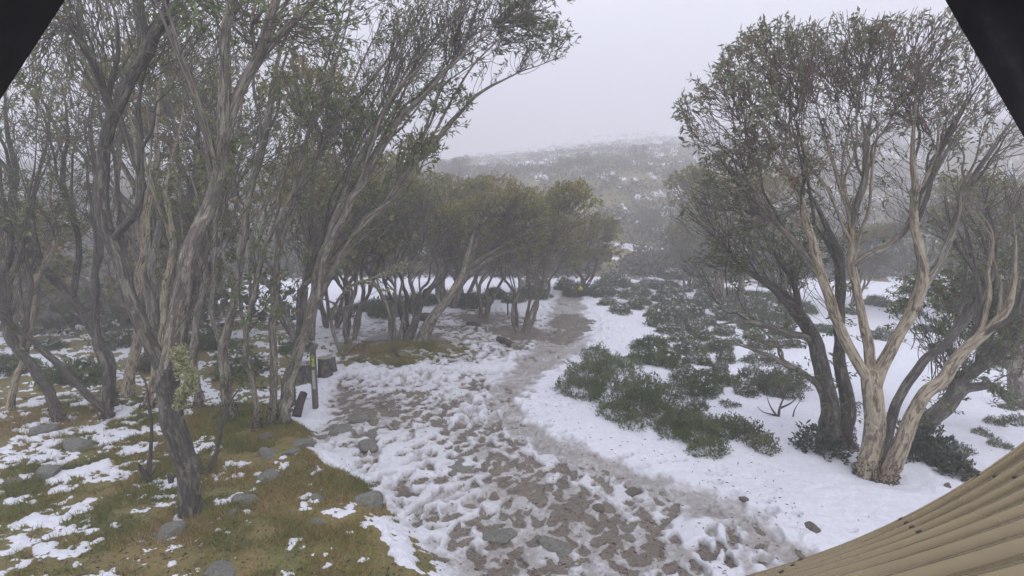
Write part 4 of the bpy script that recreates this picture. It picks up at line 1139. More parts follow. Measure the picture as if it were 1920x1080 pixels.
s5 = shrub("dark_leaf_shrub", "dark glossy-leaved shrub at the right foot of the peeling trunk above the roof edge",
    lobes_px(o5, [(1735, 865, 0.42, 0.36, 0.50), (1775, 885, 0.30, 0.3, 0.34), (1800, 900, 0.22, 0.22, 0.22), (1720, 845, 0.3, 0.3, 0.45)]), 205, 'dark_leaf', 900, (0.062, 0.030), 40, per=6)
s5.location = o5
o6 = gp(1545, 858)
s6 = shrub("dark_leaf_shrub", "straggly leafy shrub at the left foot of the dark twin stems",
    lobes_px(o6, [(1530, 850, 0.34, 0.30, 0.46), (1560, 860, 0.25, 0.22, 0.30), (1510, 840, 0.2, 0.2, 0.5)]), 206, 'dark_leaf', 330, (0.062, 0.028), 60, per=4)
s6.location = o6

proto = [shrub("heath_shrub", "x", [(0, 0, 0.5, 0.5, 0.34), (0.3, 0.15, 0.35, 0.35, 0.28), (-0.28, 0.1, 0.35, 0.35, 0.25)], 211, 'heath', 1900, (0.032, 0.014), 26, snow=0.03),
         shrub("heath_shrub", "x", [(0, 0, 0.5, 0.45, 0.40), (0.35, 0.05, 0.3, 0.3, 0.26)], 212, 'heath_grey', 1500, (0.032, 0.014), 26, snow=0.07),
         shrub("heath_shrub", "x", [(0, 0, 0.40, 0.40, 0.30), (0.3, 0.2, 0.22, 0.22, 0.22), (-0.3, 0.05, 0.2, 0.2, 0.2)], 213, 'heath_grey', 650, (0.036, 0.015), 40, snow=0.08)]
HEATH = []   # px, py of the foot, kind, scale
hr = random.Random(5)
FIELD = P((1120, 572), (1170, 600), (1235, 615), (1245, 640), (1185, 662), (1205, 690), (1250, 735), (1290, 778), (1350, 790), (1420, 775), (1440, 700), (1500, 640), (1500, 575), (1330, 540), (1130, 535))
tries = 0
while len(HEATH) < 74 and tries < 6000:
    tries += 1
    px, py = hr.uniform(1100, 1500), 535 + 255 * hr.random()
    f = flat(px, py)
    if sd_poly(np.array([f[0]]), np.array([f[1]]), FIELD)[0] < 0.15: continue
    sc = hr.uniform(0.55, 1.15) * (1.25 if py < 640 else 1.0 if py < 700 else 0.72)
    if any(math.hypot(f[0] - h[4][0], (f[1] - h[4][1]) * 0.8) < 0.42 * (sc + h[3]) for h in HEATH): continue
    HEATH.append((px, py, hr.choice((0, 0, 1, 1, 1, 2)) if py < 700 else hr.choice((0, 1, 2, 2)), sc, f))
for px, py, kd_, sc in ((1090, 555, 0, 1.3), (1060, 545, 1, 1.1), (1150, 528, 1, 1.3), (1200, 516, 1, 1.3), (1260, 522, 1, 1.3), (1320, 520, 0, 1.4), (1380, 525, 1, 1.4), (1450, 540, 0, 1.4),
                        (1840, 820, 2, 0.40), (1870, 845, 2, 0.35), (1905, 800, 2, 0.5), (1860, 800, 2, 0.36), (1800, 855, 2, 0.4), (1890, 770, 2, 0.4)):
    HEATH.append((px, py, kd_, sc, flat(px, py)))
order = NTH
lim = [0, 545, 572, 598, 625, 655, 690, 730, 2000]
nm = ["hazy top scrub row", "second scrub row down the slope", "third scrub row down the slope", "fourth scrub row down the slope", "fifth scrub row down the slope", "row behind the largest shrub", "row level with the largest shrub", "row nearest the front shrub"]
rows = {k_: [] for k_ in nm}; rows["sparse sprigs by the roof edge"] = []
for i, h in enumerate(HEATH):
    key = "sparse sprigs by the roof edge" if h[0] > 1700 else nm[[q for q in range(8) if lim[q] <= h[1] < lim[q + 1]][0]]
    rows[key].append((h[0], i))
rows["row behind the grove trunks"] = []
for px, py in ((640, 598), (690, 584), (735, 590), (790, 574), (845, 566), (880, 578), (925, 562), (965, 570), (1000, 560)):
    rows["row behind the grove trunks"].append((px, len(HEATH))); HEATH.append((px, py, hr.choice((0, 1)), hr.uniform(0.9, 1.6), None))
rows["understorey row of the left wood"] = []; rows["row behind the big domed tree"] = []
for px, py in ((15, 700), (95, 655), (150, 712), (225, 650), (300, 690), (395, 650), (450, 702), (555, 660)):
    rows["understorey row of the left wood"].append((px, len(HEATH))); HEATH.append((px, py, hr.choice((0, 1)), hr.uniform(0.6, 1.5), None))
for px, py in ((1500, 585), (1545, 625), (1590, 590), (1640, 575), (1660, 640), (1700, 590), (1735, 625), (1765, 660), (1790, 585), (1830, 640), (1865, 690), (1885, 600), (1915, 655)):
    rows["row behind the big domed tree"].append((px, len(HEATH))); HEATH.append((px, py, hr.choice((0, 1)), hr.uniform(0.6, 1.3), None))
seen = set()
for key, lst in rows.items():
    for k, (px, i) in enumerate(sorted(lst)):
        _, py, kd_, sc, _f = HEATH[i]
        col = ("green", "grey-green", "thin twiggy")[kd_]
        lab = f"{col} heath shrub, {order[k]} from left in the {key}"
        g = gp(px, py); loc = (g[0], g[1], float(gz(g[0], g[1])[0]) - 0.04); rz = rs.uniform(0, 6.28)
        s3_ = (sc, sc, sc * rs.uniform(1.0, 1.5))
        if kd_ in seen:
            copy_tree(proto[kd_], loc, rz, s3_, lab, "heath shrubs standing out of the snow")
        else:
            seen.add(kd_); q = proto[kd_]; q.location = loc; q.rotation_euler = (0, 0, rz); q.scale = s3_; q["label"] = lab; q["group"] = "heath shrubs standing out of the snow"

# ------------------------------------------------------------------ bare twigs, saplings, logs, stumps, roots
def twiggy(name, label, cat, stems, mat='bark_dark', r_end=0.25):
    """stems: (Y offset, radius px, [(px, py)...]); first stem's first point is the foot"""
    b = ground_base(*stems[0][2][0], sink=0.04)
    root = empty(name, b, label, cat)
    for k, (dy, r, pts) in enumerate(stems):
        w = [at(p[0], p[1], b[1] + dy * i / max(1, len(pts) - 1)) for i, p in enumerate(pts)]
        if k == 0: w[0] = b
        pth = catmull(w, 0.04); rr = r * b[1] / F
        V, q, t, bk = tube(pth, np.linspace(rr, rr * r_end, len(pth)), 7, 0.22, k + 3)
        obj("stem" if k == 0 else "branch", mk_mesh("stem" if k == 0 else "branch", V - b, q, t, M[mat], {"bark": bk}), root)
    return root
twiggy("dead_sapling", "thin dark dead sapling with a split base, left of the lone bank tree", "sapling",
  [(0.1, 5.5, [(276, 905), (281, 860), (284, 800), (278, 745), (272, 715), (262, 700)]), (-0.1, 8, [(277, 908), (268, 885), (259, 868)]), (0.1, 3, [(281, 890), (292, 880), (294, 872)]), (0.1, 2.2, [(284, 800), (278, 770), (270, 758)])], 'bark_dark')
twiggy("dead_sapling", "thin bent dead sapling right of the lone bank tree, forked at its foot", "sapling",
  [(0.1, 6, [(382, 893), (395, 875), (405, 850), (413, 815), (422, 775), (437, 745), (450, 728)]), (0.0, 4.5, [(384, 890), (376, 870), (372, 850)]), (0.05, 2.2, [(413, 815), (408, 795), (404, 780)])], 'bark_dark')
twiggy("dead_stump", "small broken black stub in the grass beside the lone bank tree", "stump",
  [(0.0, 6, [(322, 908), (320, 897), (316, 885)]), (0, 3, [(322, 900), (328, 890)])], 'bark_dark', 0.6)
twiggy("bare_bush", "leafless dark bush in the snow left of the dark twin stems", "bush",
  [(0, 3, [(1460, 786), (1462, 765), (1472, 740), (1480, 722)]), (0.1, 2.4, [(1460, 784), (1446, 765), (1438, 745)]), (-0.1, 2.2, [(1464, 765), (1484, 755), (1496, 742)]), (0.1, 2, [(1458, 780), (1430, 772), (1420, 762)]), (0, 1.8, [(1472, 745), (1462, 728), (1458, 715)]), (0, 1.8, [(1486, 786), (1490, 768), (1500, 752)])], 'bark_dark')

def log(name, label, pA, pB, r, mat='wood_dark', lift=0.0, cat="log", seed=1, bend=0.03):
    a, b = gp(*pA), gp(*pB)
    base = (a + b) / 2
    root = empty(name, base, label, cat)
    a = a + np.array([0, 0, r * 0.6]); b = b + np.array([0, 0, r * 0.6 + lift])
    m = (a + b) / 2 + np.array([0, 0, bend])
    pth = catmull([a, m, b], 0.06)
    V, q, t, bk = tube(pth, np.linspace(r, r * 0.85, len(pth)), 12, 0.14, seed, cap=False)
    obj("trunk", mk_mesh("trunk", V - base, q, t, M[mat], {"bark": bk}), root)
    for p, pn, rr in ((pth[0], pth[1], r), (pth[-1], pth[-2], r * 0.85)):
        S = 12; k0 = 0 if p is pth[0] else (len(pth) - 1) * S
        ring = V[k0:k0 + S]; V2 = np.vstack([ring, ring.mean(0)[None] + (p - pn) * 0.02])
        tr = np.stack([np.arange(S), (np.arange(S) + 1) % S, np.full(S, S)], 1)
        obj("cut_end", mk_mesh("cut_end", V2 - base, None, tr, M['wood_cut'], smooth=False), root)
    return root
log("fallen_log", "short sawn log lying in the snow behind the right-leaning grove trunk", (786, 603), (808, 601), 0.16)
log("fallen_log", "dark fallen branch on the snow, left of the slim-stemmed grove tree", (877, 610), (903, 613), 0.07)
log("fallen_log", "curved dark root log at the foot of the reddish grove tree", (935, 640), (962, 652), 0.09)
log("broken_log", "broken stub of a log leaning up beside the marker post", (556, 785), (572, 778), 0.075, lift=0.34, seed=5)
log("fallen_branch", "thin stick lying on the clean snow below the dark twin stems", (1476, 930), (1506, 934), 0.008)
log("fallen_branch", "orange-ended dead branch on the mossy slope below the grove's left trunk", (645, 670), (670, 648), 0.035, 'wood_post', seed=8)
log("fallen_branch", "curving bare branch on the moss below the grove's middle", (676, 676), (690, 642), 0.03, 'wood_post', seed=9)
log("fallen_branch", "dark branch on the moss at the foot of the grove trunk that leans right", (735, 655), (750, 674), 0.04, 'wood_dark', seed=10)

def leaning_trunk():
    b = ground_base(790, 640)
    st = [trace(b[1], [(788, 642), (812, 600), (838, 560), (866, 522), (905, 490), (960, 470), (1010, 455)], 11, 3, dy=0.3, name="trunk", bark='bark_grey'),
          trace(b[1], [(838, 560), (862, 520), (872, 490), (886, 440), (905, 400)], 6, 3, dy=-0.2, bark='bark_pale'),
          trace(b[1], [(762, 640), (780, 590), (806, 545), (830, 520), (850, 480)], 8, 4, dy=0.2, bark='bark_dark', name="trunk"),
          trace(b[1], [(792, 600), (820, 575), (850, 560)], 5, 4, dy=0.1, bark='bark_grey')]
    for k in (0, 2): st[k]['pts'][0][2] = H0(st[k]['pts'][0][0], b[1]) - 0.06
    bl = [blob(b[1], 930, 400, 110, 45, 420, 0.2, 1.0, 0.6), blob(b[1], 870, 420, 80, 50, 220, 0, 0.9, 0.4), blob(b[1], 1000, 420, 70, 40, 200, 0.2, 0.8, 0.5)]
    build_tree("snow_gum", "grove snow gum whose ridged trunk leans right across the snow", G1, b, st, bl, seed=61, leaf_mat='leaf_olive', leaf_n=7, step=0.12, merge=0.07, r_tip=0.0045)
leaning_trunk()

def lichen_limb(label, pts, Y, r, seed):
    w = [at(p[0], p[1], Y) for p in pts]
    rng = np.random.default_rng(seed)
    st = [dict(pts=w, r0=r, r1=r * 0.4, name="limb", bark='bark_grey', flare=False)]
    return st

def dead_branch():
    """dead lichened branches reaching out from the grove's left tree"""
    b = gp(655, 640); Y = b[1] - 0.8
    root = None
    rng = np.random.default_rng(71)
    foot = ground_base(640, 662)
    Y = foot[1]
    lines = [[(640, 662), (622, 610), (630, 570), (660, 535), (700, 522), (740, 500), (770, 490)], [(660, 535), (690, 530), (715, 545), (735, 540)], [(700, 522), (730, 515), (765, 502), (790, 500)], [(630, 570), (600, 560), (585, 575), (570, 570)], [(626, 590), (650, 575), (690, 565)]]
    root = empty("dead_tree", foot, "dead branching snow gum crusted with yellow lichen in front of the grove", "tree")
    Lc = []
    for k, l in enumerate(lines):
        w = [at(p[0], p[1], Y - 0.25 * k) if i else at(p[0], p[1], Y - 0.25 * (k if k else 0)) for i, p in enumerate(l)]
        if k == 0: w[0] = foot
        if k: w[0] = at(l[0][0], l[0][1], Y)
        pth = catmull(w, 0.05); rr = (0.05 if k == 0 else 0.028)
        V, q, t, bk = tube(pth, np.linspace(rr, rr * 0.3, len(pth)), 7, 0.2, k + 30)
        obj("trunk" if k == 0 else "limb", mk_mesh("limb", V - foot, q, t, M['bark_grey'], {"bark": bk}), root)
        if k < 3: Lc.append(pth[len(pth) // (3 if k == 0 else 6):])
    c = np.vstack(Lc); c = c[rng.integers(len(c), size=900)] + rng.normal(size=(900, 3)) * 0.025
    V, q = leaves(c, rng.normal(size=c.shape), 0.05, 0.04, rng)
    tag(obj("lichen", mk_mesh("lichen", V - foot, q, None, M['lichen'], {"tint": np.repeat(rng.uniform(0, 1, len(c)), 4)}, smooth=False), root), kind="stuff")
dead_branch()

def lichen_clump():
    rng = np.random.default_rng(72)
    b = np.array(T1.location); Y = b[1] - 0.22
    pts = [(335, 660, 14, 11), (343, 685, 12, 14), (352, 700, 15, 13), (360, 712, 10, 13), (352, 728, 14, 11), (342, 740, 8, 12), (338, 755, 6, 12)]
    cs = []
    for px, py, rx, ry in pts:
        n = 420
        cs.append(at(px, py, Y) + rng.normal(size=(n, 3)) * np.array([rx * 0.5 * Y / F, 0.04, ry * 0.5 * Y / F]))
    c = np.vstack(cs)
    V, q = leaves(c, rng.normal(size=c.shape), 0.026, 0.018, rng)
    tag(obj("lichen", mk_mesh("lichen", V - b, q, None, M['lichen'], {"tint": np.repeat(rng.uniform(0, 1, len(c)), 4)}, smooth=False), T1), kind="stuff")
lichen_clump()

def stump(label, px, py, top_py, r_px, seed, tilt=0.0):
    g = gp(px, py); Y = g[1]; r = r_px * Y / F
    h = at(px, top_py, Y)[2] - g[2]
    root = empty("cut_stump", g, label, "stump", "cut stumps beside the marker post")
    n = 8; t = np.linspace(0, 1, n)
    pth = np.stack([tilt * t * h, 0 * t, -0.05 + t * (h + 0.05)], 1)
    rad = r * (1 + 0.25 * np.exp(-t * 5))
    V, q, _, bk = tube(pth, rad, 16, 0.10, seed, cap=False)
    obj("trunk", mk_mesh("trunk", V, q, None, M['bark_dark'], {"bark": bk}), root)
    ring = V[-16:] ; V2 = np.vstack([ring, ring.mean(0)[None] + [[0, 0, 0.004]]])
    tr = np.stack([np.arange(16), (np.arange(16) + 1) % 16, np.full(16, 16)], 1)
    obj("cut_top", mk_mesh("cut_top", V2, None, tr, M['wood_cut'], smooth=False), root)
stump("widest dark cut stump, left of the three and partly behind the marker post", 574, 712, 681, 17, 1)
stump("middle one of the three dark cut stumps, just right of the marker post", 610, 707, 670, 14, 2, 0.03)
stump("narrowest of the three dark cut stumps, on the right, tilted slightly", 625, 699, 670, 8, 3, -0.12)

# ------------------------------------------------------------------ marker post and track sign
def box_mesh(name, sx, sy, sz, mat, bev=0.004, z0=0.0, off=(0, 0, 0)):
    """bevelled box standing on z0"""
    import bmesh
    bm = bmesh.new(); bmesh.ops.create_cube(bm, size=1.0)
    for v in bm.verts:
        v.co.x = v.co.x * sx + off[0]; v.co.y = v.co.y * sy + off[1]; v.co.z = (v.co.z + 0.5) * sz + z0 + off[2]
    bmesh.ops.bevel(bm, geom=list(bm.edges), offset=bev, segments=1, affect='EDGES')
    me = bpy.data.meshes.new(name); bm.to_mesh(me); bm.free(); me.materials.append(mat); return me

g = gp(592, 771); Y = g[1]; hpost = at(590, 650, Y)[2] - g[2]
post = empty("marker_post", g, "square timber track marker post with a yellow-green strip near its top", "post")
obj("post", box_mesh("post", 0.085, 0.085, hpost + 0.05, M['wood_post'], 0.006, -0.05), post)
zt = hpost - 0.12
obj("marker_strip", box_mesh("marker_strip", 0.045, 0.006, 0.20, M['marker'], 0.001, zt - 0.22, (0.012, -0.047, 0)), post)
obj("white_plate", box_mesh("white_plate", 0.05, 0.005, 0.34, M['white'], 0.001, zt - 0.62, (0.010, -0.0465, 0)), post)
def arrow(name, w, h, mat, loc, parent, th=0.003):
    V = np.array([(-w / 2, 0, 0), (w / 2, 0, 0), (0, 0, h)]); V = np.vstack([V, V + [[0, -th, 0]]])
    me = mk_mesh(name, V, [(0, 1, 4, 3), (1, 2, 5, 4), (2, 0, 3, 5)], [(0, 2, 1), (3, 4, 5)], mat, smooth=False)
    return obj(name, me, parent, loc)

g = gp(1088, 560); Y = g[1]
sg = empty("track_sign", g, "small yellow diamond track sign on a thin post where the track bends away", "sign")
zc = at(1087, 541, Y)[2] - g[2]; hw = 5.0 * Y / F
obj("post", box_mesh("post", 0.05, 0.05, zc + hw * 0.8 + 0.1, M['wood_post'], 0.004, -0.1), sg)
V = np.array([(-hw, 0, 0), (0, 0, -hw), (hw, 0, 0), (0, 0, hw)]); V = np.vstack([V, V + [[0, -0.012, 0]]])
pn = obj("panel", mk_mesh("panel", V, [(3, 2, 1, 0), (4, 5, 6, 7), (0, 1, 5, 4), (1, 2, 6, 5), (2, 3, 7, 6), (3, 0, 4, 7)], None, M['sign_yellow'], smooth=False), sg, (0, -0.03, zc))
# the faint dark mark across the panel's lower half
obj("mark", box_mesh("mark", hw * 0.55, 0.003, hw * 0.14, M['wood_post'], 0.0005, -hw * 0.25, (0, -0.0155, 0)), pn)

g = gp(952, 590); Y = g[1]
tp = empty("marker_post", g, "thin dark post standing in the snow between the grove trunks", "post")
obj("post", box_mesh("post", 0.05, 0.05, at(952, 568, Y)[2] - g[2] + 0.05, M['wood_dark'], 0.004, -0.05), tp)

# ------------------------------------------------------------------ rocks
def rock_mesh(seed, mat):
    import bmesh
    bm = bmesh.new(); bmesh.ops.create_icosphere(bm, subdivisions=4, radius=1.0)
    V = np.array([v.co for v in bm.verts])
    d = 1 + 0.55 * (vnoise3(V * 1.1 + seed * 9, seed) - 0.5) + 0.28 * (vnoise3(V * 2.6 + seed, seed + 1) - 0.5) + 0.12 * (vnoise3(V * 7 + seed, seed + 2) - 0.5)
    V = V * d[:, None]
    # a few flat cleaved faces
    rng = np.random.default_rng(seed)
    for k in range(5):
        n = rng.normal(size=3); n /= np.linalg.norm(n); h = rng.uniform(0.62, 0.85)
        ov = V @ n - h; V = V - np.where(ov > 0, ov, 0)[:, None] * n * 0.85
    for v, c in zip(bm.verts, V): v.co = c
    me = bpy.data.meshes.new("rock"); bm.to_mesh(me); bm.free()
    for p in me.polygons: p.use_smooth = True
    me.materials.append(mat); return me
RM = [rock_mesh(k, M['rock']) for k in (1, 2, 3, 4)] + [rock_mesh(k, M['rock_brown']) for k in (6, 7)]
ROCKS = [  # px, py centre, half-width px, flatness, mesh, label
 (322, 1000, 25, 0.65, 0, "grey lichened rock right below the foot of the lone bank tree"),
 (90, 890, 30, 0.55, 1, "grey rock in the moss at far left, a snow lump beside it"),
 (28, 905, 17, 0.5, 2, "small grey rock left of the snow lump at the far left"),
 (85, 808, 28, 0.6, 3, "mossy boulder in front of the dark left-leaning trunk"),
 (150, 840, 32, 0.5, 0, "low boulder right of the mossy one, snow along its top edge"),
 (460, 937, 30, 0.5, 1, "knobbly mossy rock right of the lone bank tree, nearest its trunk"),
 (434, 966, 13, 0.7, 2, "small pale pointed rock below the knobbly mossy rock"),
 (503, 895, 24, 0.4, 3, "flat grey slab in the moss right of the bent dead sapling"),
 (688, 945, 34, 0.55, 0, "grey rock at the bank's drop, snow drift against its right side"),
 (597, 935, 18, 0.5, 1, "half-buried grey rock on the bank left of the drop"),
 (597, 980, 20, 0.35, 2, "flat grey stone sunk in moss below the half-buried rock"),
 (420, 1070, 34, 0.4, 3, "smooth rock cut off by the bottom edge of the photo on the bank"),
 (500, 823, 15, 0.6, 5, "reddish brown rock at the foot of the thin crooked gum"),
 (502, 852, 18, 0.55, 0, "rounded grey rock, left of a pair below the reddish brown rock"),
 (545, 850, 19, 0.5, 1, "rounded grey rock, right of a pair below the reddish brown rock"),
 (562, 832, 26, 0.35, 2, "long flat grey rock in front of the leaning clump's foot"),
 (645, 808, 30, 0.45, 3, "largest flat grey rock in the trampled snow right of the marker post"),
 (675, 790, 18, 0.5, 0, "mossy rock behind the largest flat rock by the marker post"),
 (692, 838, 27, 0.4, 1, "low grey rock in the snow below the largest flat one"),
 (700, 812, 16, 0.35, 2, "thin grey stone showing between the two low rocks by the post"),
 (870, 880, 34, 0.22, 3, "pale flat stone slab in the middle of the trampled snow"),
 (772, 935, 20, 0.3, 5, "brown flat stone at the top of the snow drift by the bank"),
 (935, 1000, 44, 0.22, 3, "long pale slab in the mud at the bottom of the photo"),
 (1040, 1025, 36, 0.25, 0, "grey slab right of the long pale one in the mud"),
 (1185, 925, 20, 0.35, 4, "brown stone in the slush left of the track's lower end"),
 (1522, 1003, 18, 0.5, 5, "lone brown stone on clean snow near the roof edge"),
 (1395, 943, 12, 0.4, 4, "small brown stone at the snow's edge above the lower track"),
 (1120, 955, 14, 0.35, 4, "small brown stone in the mud above the slabs"),
 (1775, 920, 10, 0.6, 5, "dark stone right at the roof edge below the glossy shrub"),
 (800, 595, 10, 0.4, 4, "brown stone by the sawn log in the grove")]
rr_ = random.Random(9)
for px, py, hw, fl, m, lab in ROCKS:
    g = gp(px, py); r = hw * g[1] / F
    o = obj("rock", RM[m]); zz = float(gz(g[0], g[1])[0])
    o.location = (g[0], g[1], zz + r * (fl * 0.05 - 0.14)); o.rotation_euler = (rr_.uniform(-.15, .15), rr_.uniform(-.15, .15), rr_.uniform(0, 6.28))
    o.scale = (r * 1.1, r * rr_.uniform(0.75, 1.05), r * fl * 1.1)
    tag(o, lab, "rock", "rocks on the bank and the trampled ground")

# ------------------------------------------------------------------ grass, litter
def scatter(n, poly, seed):
    rng = np.random.default_rng(seed); P_ = np.array(poly)
    lo, hi = P_.min(0), P_.max(0)
    lo = np.maximum(lo, (-9, 3.6)); hi = np.minimum(hi, (9, 22))
    x = rng.uniform(lo[0], hi[0], n); y = rng.uniform(lo[1], hi[1], n)
    return x, y, rng
def grass():
    x, y, rng = scatter(330000, BANK, 81)
    inside = (sd_poly(x, y, BANK) > -0.05) & (np.abs(x) < y * 1.0 + 0.6)
    x, y = x[inside], y[inside]
    x2, y2, _ = scatter(60000, GROVE1, 83); k = sd_poly(x2, y2, GROVE1) > -0.2
    x, y = np.concatenate([x, x2[k]]), np.concatenate([y, y2[k]])
    z, s, sl, mo, _, _ = ground_fields(x, y)
    k = (s < 0.22 + 0.25 * rng.uniform(size=len(x))) & (fbm(x * 2.3, y * 2.3, 21, 3) > rng.uniform(0.30, 0.60, len(x)))
    x, y, z = x[k], y[k], z[k]; n = len(x)
    h = rng.uniform(0.025, 0.075, n) * (0.6 + 0.8 * fbm(x * 1.7, y * 1.7, 22, 2))
    a = rng.uniform(0, 6.28, n); wv = rng.uniform(0.003, 0.0065, n)
    dx, dy = np.cos(a) * wv, np.sin(a) * wv
    lx, ly = rng.normal(size=n) * h * 0.6, rng.normal(size=n) * h * 0.6
    V = np.stack([np.stack([x - dx, y - dy, z - 0.004], 1), np.stack([x + dx, y + dy, z - 0.004], 1), np.stack([x + lx, y + ly, z + h], 1)], 1).reshape(-1, 3)
    t = np.clip(0.56 + 1.9 * (fbm(x * 1.2, y * 1.2, 23, 4) - 0.5) + rng.normal(size=n) * 0.22, 0, 1)
    me = mk_mesh("grass", V, None, np.arange(3 * n).reshape(-1, 3), M['grass'], {"tint": np.repeat(t, 3)}, smooth=False)
    tag(obj("grass", me), "short olive and rusty grass and moss on the bank", "grass", kind="stuff")
    print("grass", n)
grass()
def litter():
    rng = np.random.default_rng(91); n = 16000
    y = 4.5 + 18 * rng.uniform(0, 1, n) ** 1.6; x = rng.uniform(-1, 1, n) * y * 0.95
    cover = fbm(x * 0.6, y * 0.6, 33, 3); clean = sstep(1, 3, x - 0.3 * y + 0.5)
    k = rng.uniform(size=n) < np.where(clean > 0.5, 0.06, 0.9) * (cover > 0.4)
    x, y = x[k], y[k]; z, s, _, _, _, _ = ground_fields(x, y)
    k2 = (s < 0.4) | (rng.uniform(size=len(x)) < 0.35); x, y, z = x[k2], y[k2], z[k2]
    c = np.stack([x, y, z + 0.006], 1); d = rng.normal(size=c.shape); d[:, 2] *= 0.15
    V, q = leaves(c, d, 0.045, 0.014, rng)
    me = mk_mesh("leaf_litter", V, q, None, M['litter'], {"tint": np.repeat(rng.uniform(0, 1, len(c)), 4)}, smooth=False)
    tag(obj("leaf_litter", me), "fallen brown leaves and bark scraps scattered over snow and soil", "leaf litter", kind="stuff")
litter()

# ------------------------------------------------------------------ the shelter's ribbed roof and the camera's hood
def cam2world(v):
    r, u, f = v
    return np.array([r, CP * f + SP * u, -SP * f + CP * u])
def on_screen(px, py, depth):
    return CAM + cam2world(((px - 960) / F * depth, (540 - py) / F * depth, depth))
def roof():
    D0 = 2.4
    O = on_screen(1430, 1078, D0)                                   # foot of the gable edge
    E = on_screen(1920, 838, D0)
    Rv = (E - O) / np.linalg.norm(E - O)                            # up the slope, along the ribs
    Q = on_screen(1600, 1080, D0 * 190 / 372)
    Av = Q - O; Av -= Rv * np.dot(Av, Rv); Av /= np.linalg.norm(Av) # across the ribs, towards the camera
    Nv = np.cross(Rv, Av); Nv = Nv if Nv[2] > 0 else -Nv
    pitch = 0.29; npan = 9; rh = 0.018
    root = empty("metal_roof", O, "tan ribbed steel roof sloping across the lower right corner", "roof")
    ns = 34; s = np.linspace(-1.1, 2.3, ns)
    def bow(x): return 0.16 * np.tanh(0.050 * ((x - 0.62) / 0.62) ** 2 / 0.16) - 0.055   # the sheets are curved along the slope
    prof_one = [(0.0, 0.0), (0.014, rh * 0.9), (0.020, rh), (0.040, rh), (0.046, rh * 0.9), (0.060, 0.0), (0.130, 0.0), (0.134, 0.003), (0.142, 0.003), (0.146, 0.0), (0.205, 0.0), (0.209, 0.003), (0.217, 0.003), (0.221, 0.0)]
    def surf(prof):
        return (Rv[None, None] * s[:, None, None] + Av[None, None] * prof[None, :, :1] + Nv[None, None] * (prof[None, :, 1:] + bow(s)[:, None, None])).reshape(-1, 3)
    th = np.arange(6) * math.pi / 3
    for k in range(npan):
        prof = np.array([(a + k * pitch, h) for a, h in prof_one] + [((k + 1) * pitch - 0.0005, 0.0)])
        m = len(prof); i = np.arange(ns - 1)[:, None] * m; j = np.arange(m - 1)[None, :]
        q = np.stack([i + j, i + j + 1, i + m + j + 1, i + m + j], -1).reshape(-1, 4)
        p = obj("roof_panel", mk_mesh("roof_panel", surf(prof), q, None, M['roof'], smooth=False), root)
        if k > 3: continue
        for t in (-0.30, 0.17, 0.62, 1.0, 1.45):
            t = t - 0.10 * k
            c = Rv * t + Av * (k * pitch + 0.030) + Nv * (rh + float(bow(t)))
            ring = [c + (Rv * math.cos(a) + Av * math.sin(a)) * 0.009 for a in th]
            V = np.array(ring + [r + Nv * 0.006 for r in ring])
            me = mk_mesh("screw", V, [(a, (a + 1) % 6, 6 + (a + 1) % 6, 6 + a) for a in range(6)], [(6, 6 + a, 6 + a + 1) for a in range(1, 5)], M['screw'], smooth=False)
            obj("screw", me, p)
    # barge flashing over the gable edge
    prof = np.array([(-0.012, -0.10), (-0.012, 0.007), (0.010, 0.0215), (0.018, 0.0195), (-0.009, 0.0045), (-0.009, -0.10)])
    m = len(prof); i = np.arange(ns - 1)[:, None] * m; j = np.arange(m)[None, :]; j2 = (j + 1) % m
    q = np.stack([i + j, i + j2, i + m + j2, i + m + j], -1).reshape(-1, 4)
    obj("edge_flashing", mk_mesh("edge_flashing", surf(prof), q, None, M['roof'], smooth=False), root)
    # gable wall under the edge, set back beneath the roof
    a, b_ = Rv * -0.9 + Av * 0.30 - Nv * 0.16, Rv * 2.2 + Av * 0.30 - Nv * 0.16
    lo = np.array([0, 0, 1.0])
    V = np.array([a, b_, b_ * [1, 1, 0] - lo * (O[2] + 0.3), a * [1, 1, 0] - lo * (O[2] + 0.3)])
    V = np.vstack([V, V + Av * [1, 1, 0] * 0.08])
    obj("wall", mk_mesh("wall", V, [(0, 1, 2, 3), (7, 6, 5, 4), (0, 4, 5, 1), (1, 5, 6, 2), (2, 6, 7, 3), (3, 7, 4, 0)], None, M['roof'], smooth=False), root)
roof()

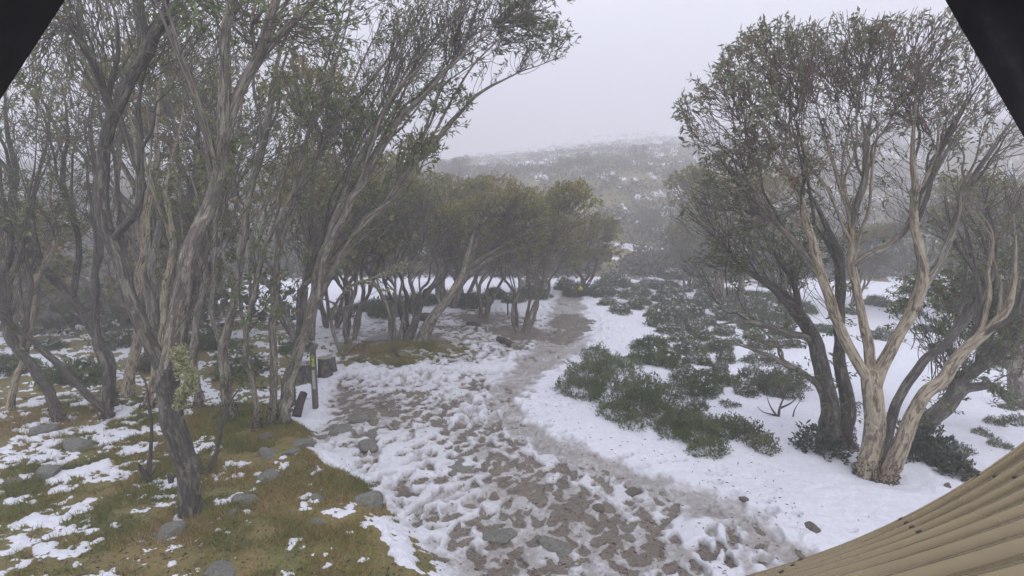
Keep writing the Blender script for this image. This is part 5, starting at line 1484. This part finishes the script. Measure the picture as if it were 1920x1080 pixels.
def hood():
    """the black weather hood of the camera itself: two flanks slope down past the corners of the view"""
    root = empty("camera_hood", CAM + np.array([0, -0.05, 0.0]), "black plastic weather hood over the camera, its flanks crossing both upper corners", "camera hood")
    D = 0.16
    def flank(p0, p1, out):
        a = cam2world(((p0[0] - 960) / F * D, (540 - p0[1]) / F * D, D)); b = cam2world(((p1[0] - 960) / F * D, (540 - p1[1]) / F * D, D))
        dr = (b - a); a2 = a - dr * 0.9; b2 = b + dr * 0.9
        f = cam2world((0, 0, 1.0)) * 0.20
        n = np.cross(dr, f); n /= np.linalg.norm(n); n = n if np.dot(n, np.array([out, 0, 0.6])) > 0 else -n
        pts = []
        for t in np.linspace(0, 1, 7):
            c = a2 * (1 - t) + b2 * t
            pts.append((c, c - f))
        V = [];
        for c, e in pts: V += [c, e, c + n * 0.004, e + n * 0.004]
        V = np.array(V) - np.array([0, -0.05, 0.0])
        q = []
        for k in range(6):
            o = 4 * k
            q += [(o, o + 4, o + 5, o + 1), (o + 2, o + 3, o + 7, o + 6), (o, o + 2, o + 6, o + 4), (o + 1, o + 5, o + 7, o + 3)]
        q += [(0, 1, 3, 2), (24, 26, 27, 25)]
        obj("flank", mk_mesh("flank", V, q, None, M['hood'], smooth=False), root)
        return a2
    l = flank((122, 0), (-8, 200), -1); r = flank((1772, 0), (1922, 262), 1)
    # roof plate of the hood joining the flanks, and the bracket that carries it behind the lens
    f = cam2world((0, 0, 1.0)) * 0.20
    top = np.array([l, r, r - f, l - f]) - np.array([0, -0.05, 0]); upv = cam2world((0, 1, 0)) * 0.004
    V = np.vstack([top, top + upv])
    obj("top_plate", mk_mesh("top_plate", V, [(3, 2, 1, 0), (4, 5, 6, 7), (0, 1, 5, 4), (1, 2, 6, 5), (2, 3, 7, 6), (3, 0, 4, 7)], None, M['hood'], smooth=False), root)
    V, q, t, bk = tube(np.array([[0, -0.14, 0.10], [0, -0.22, 0.06], [0, -0.24, -1.0], [0, -0.24, -3.5]]), np.full(4, 0.02), 10, 0, 1)
    obj("bracket_pole", mk_mesh("bracket_pole", V, q, t, M['steel']), root)
hood()

# ------------------------------------------------------------------ the fog
def haze():
    b = bpy.data.materials.new("fog"); b.use_nodes = True; t = b.node_tree; t.nodes.clear()
    o = t.nodes.new("ShaderNodeOutputMaterial"); v = t.nodes.new("ShaderNodeVolumePrincipled")
    v.inputs["Color"].default_value = (0.965, 0.965, 0.985, 1); v.inputs["Density"].default_value = HAZE_DENSITY
    v.inputs["Anisotropy"].default_value = 0.2
    t.links.new(v.outputs[0], o.inputs["Volume"])
    X0, X1, Y0, Y1, Z0, Z1 = -440, 440, -440, 440, -14, 68
    V = np.array([(x, y, z) for z in (Z0, Z1) for y in (Y0, Y1) for x in (X0, X1)], float)
    q = [(0, 2, 3, 1), (4, 5, 7, 6), (0, 1, 5, 4), (2, 6, 7, 3), (0, 4, 6, 2), (1, 3, 7, 5)]
    tag(obj("haze", mk_mesh("haze", V, q, None, b, smooth=False)), "pale fog filling the whole clearing and hiding the slope", "fog", kind="stuff")
haze()
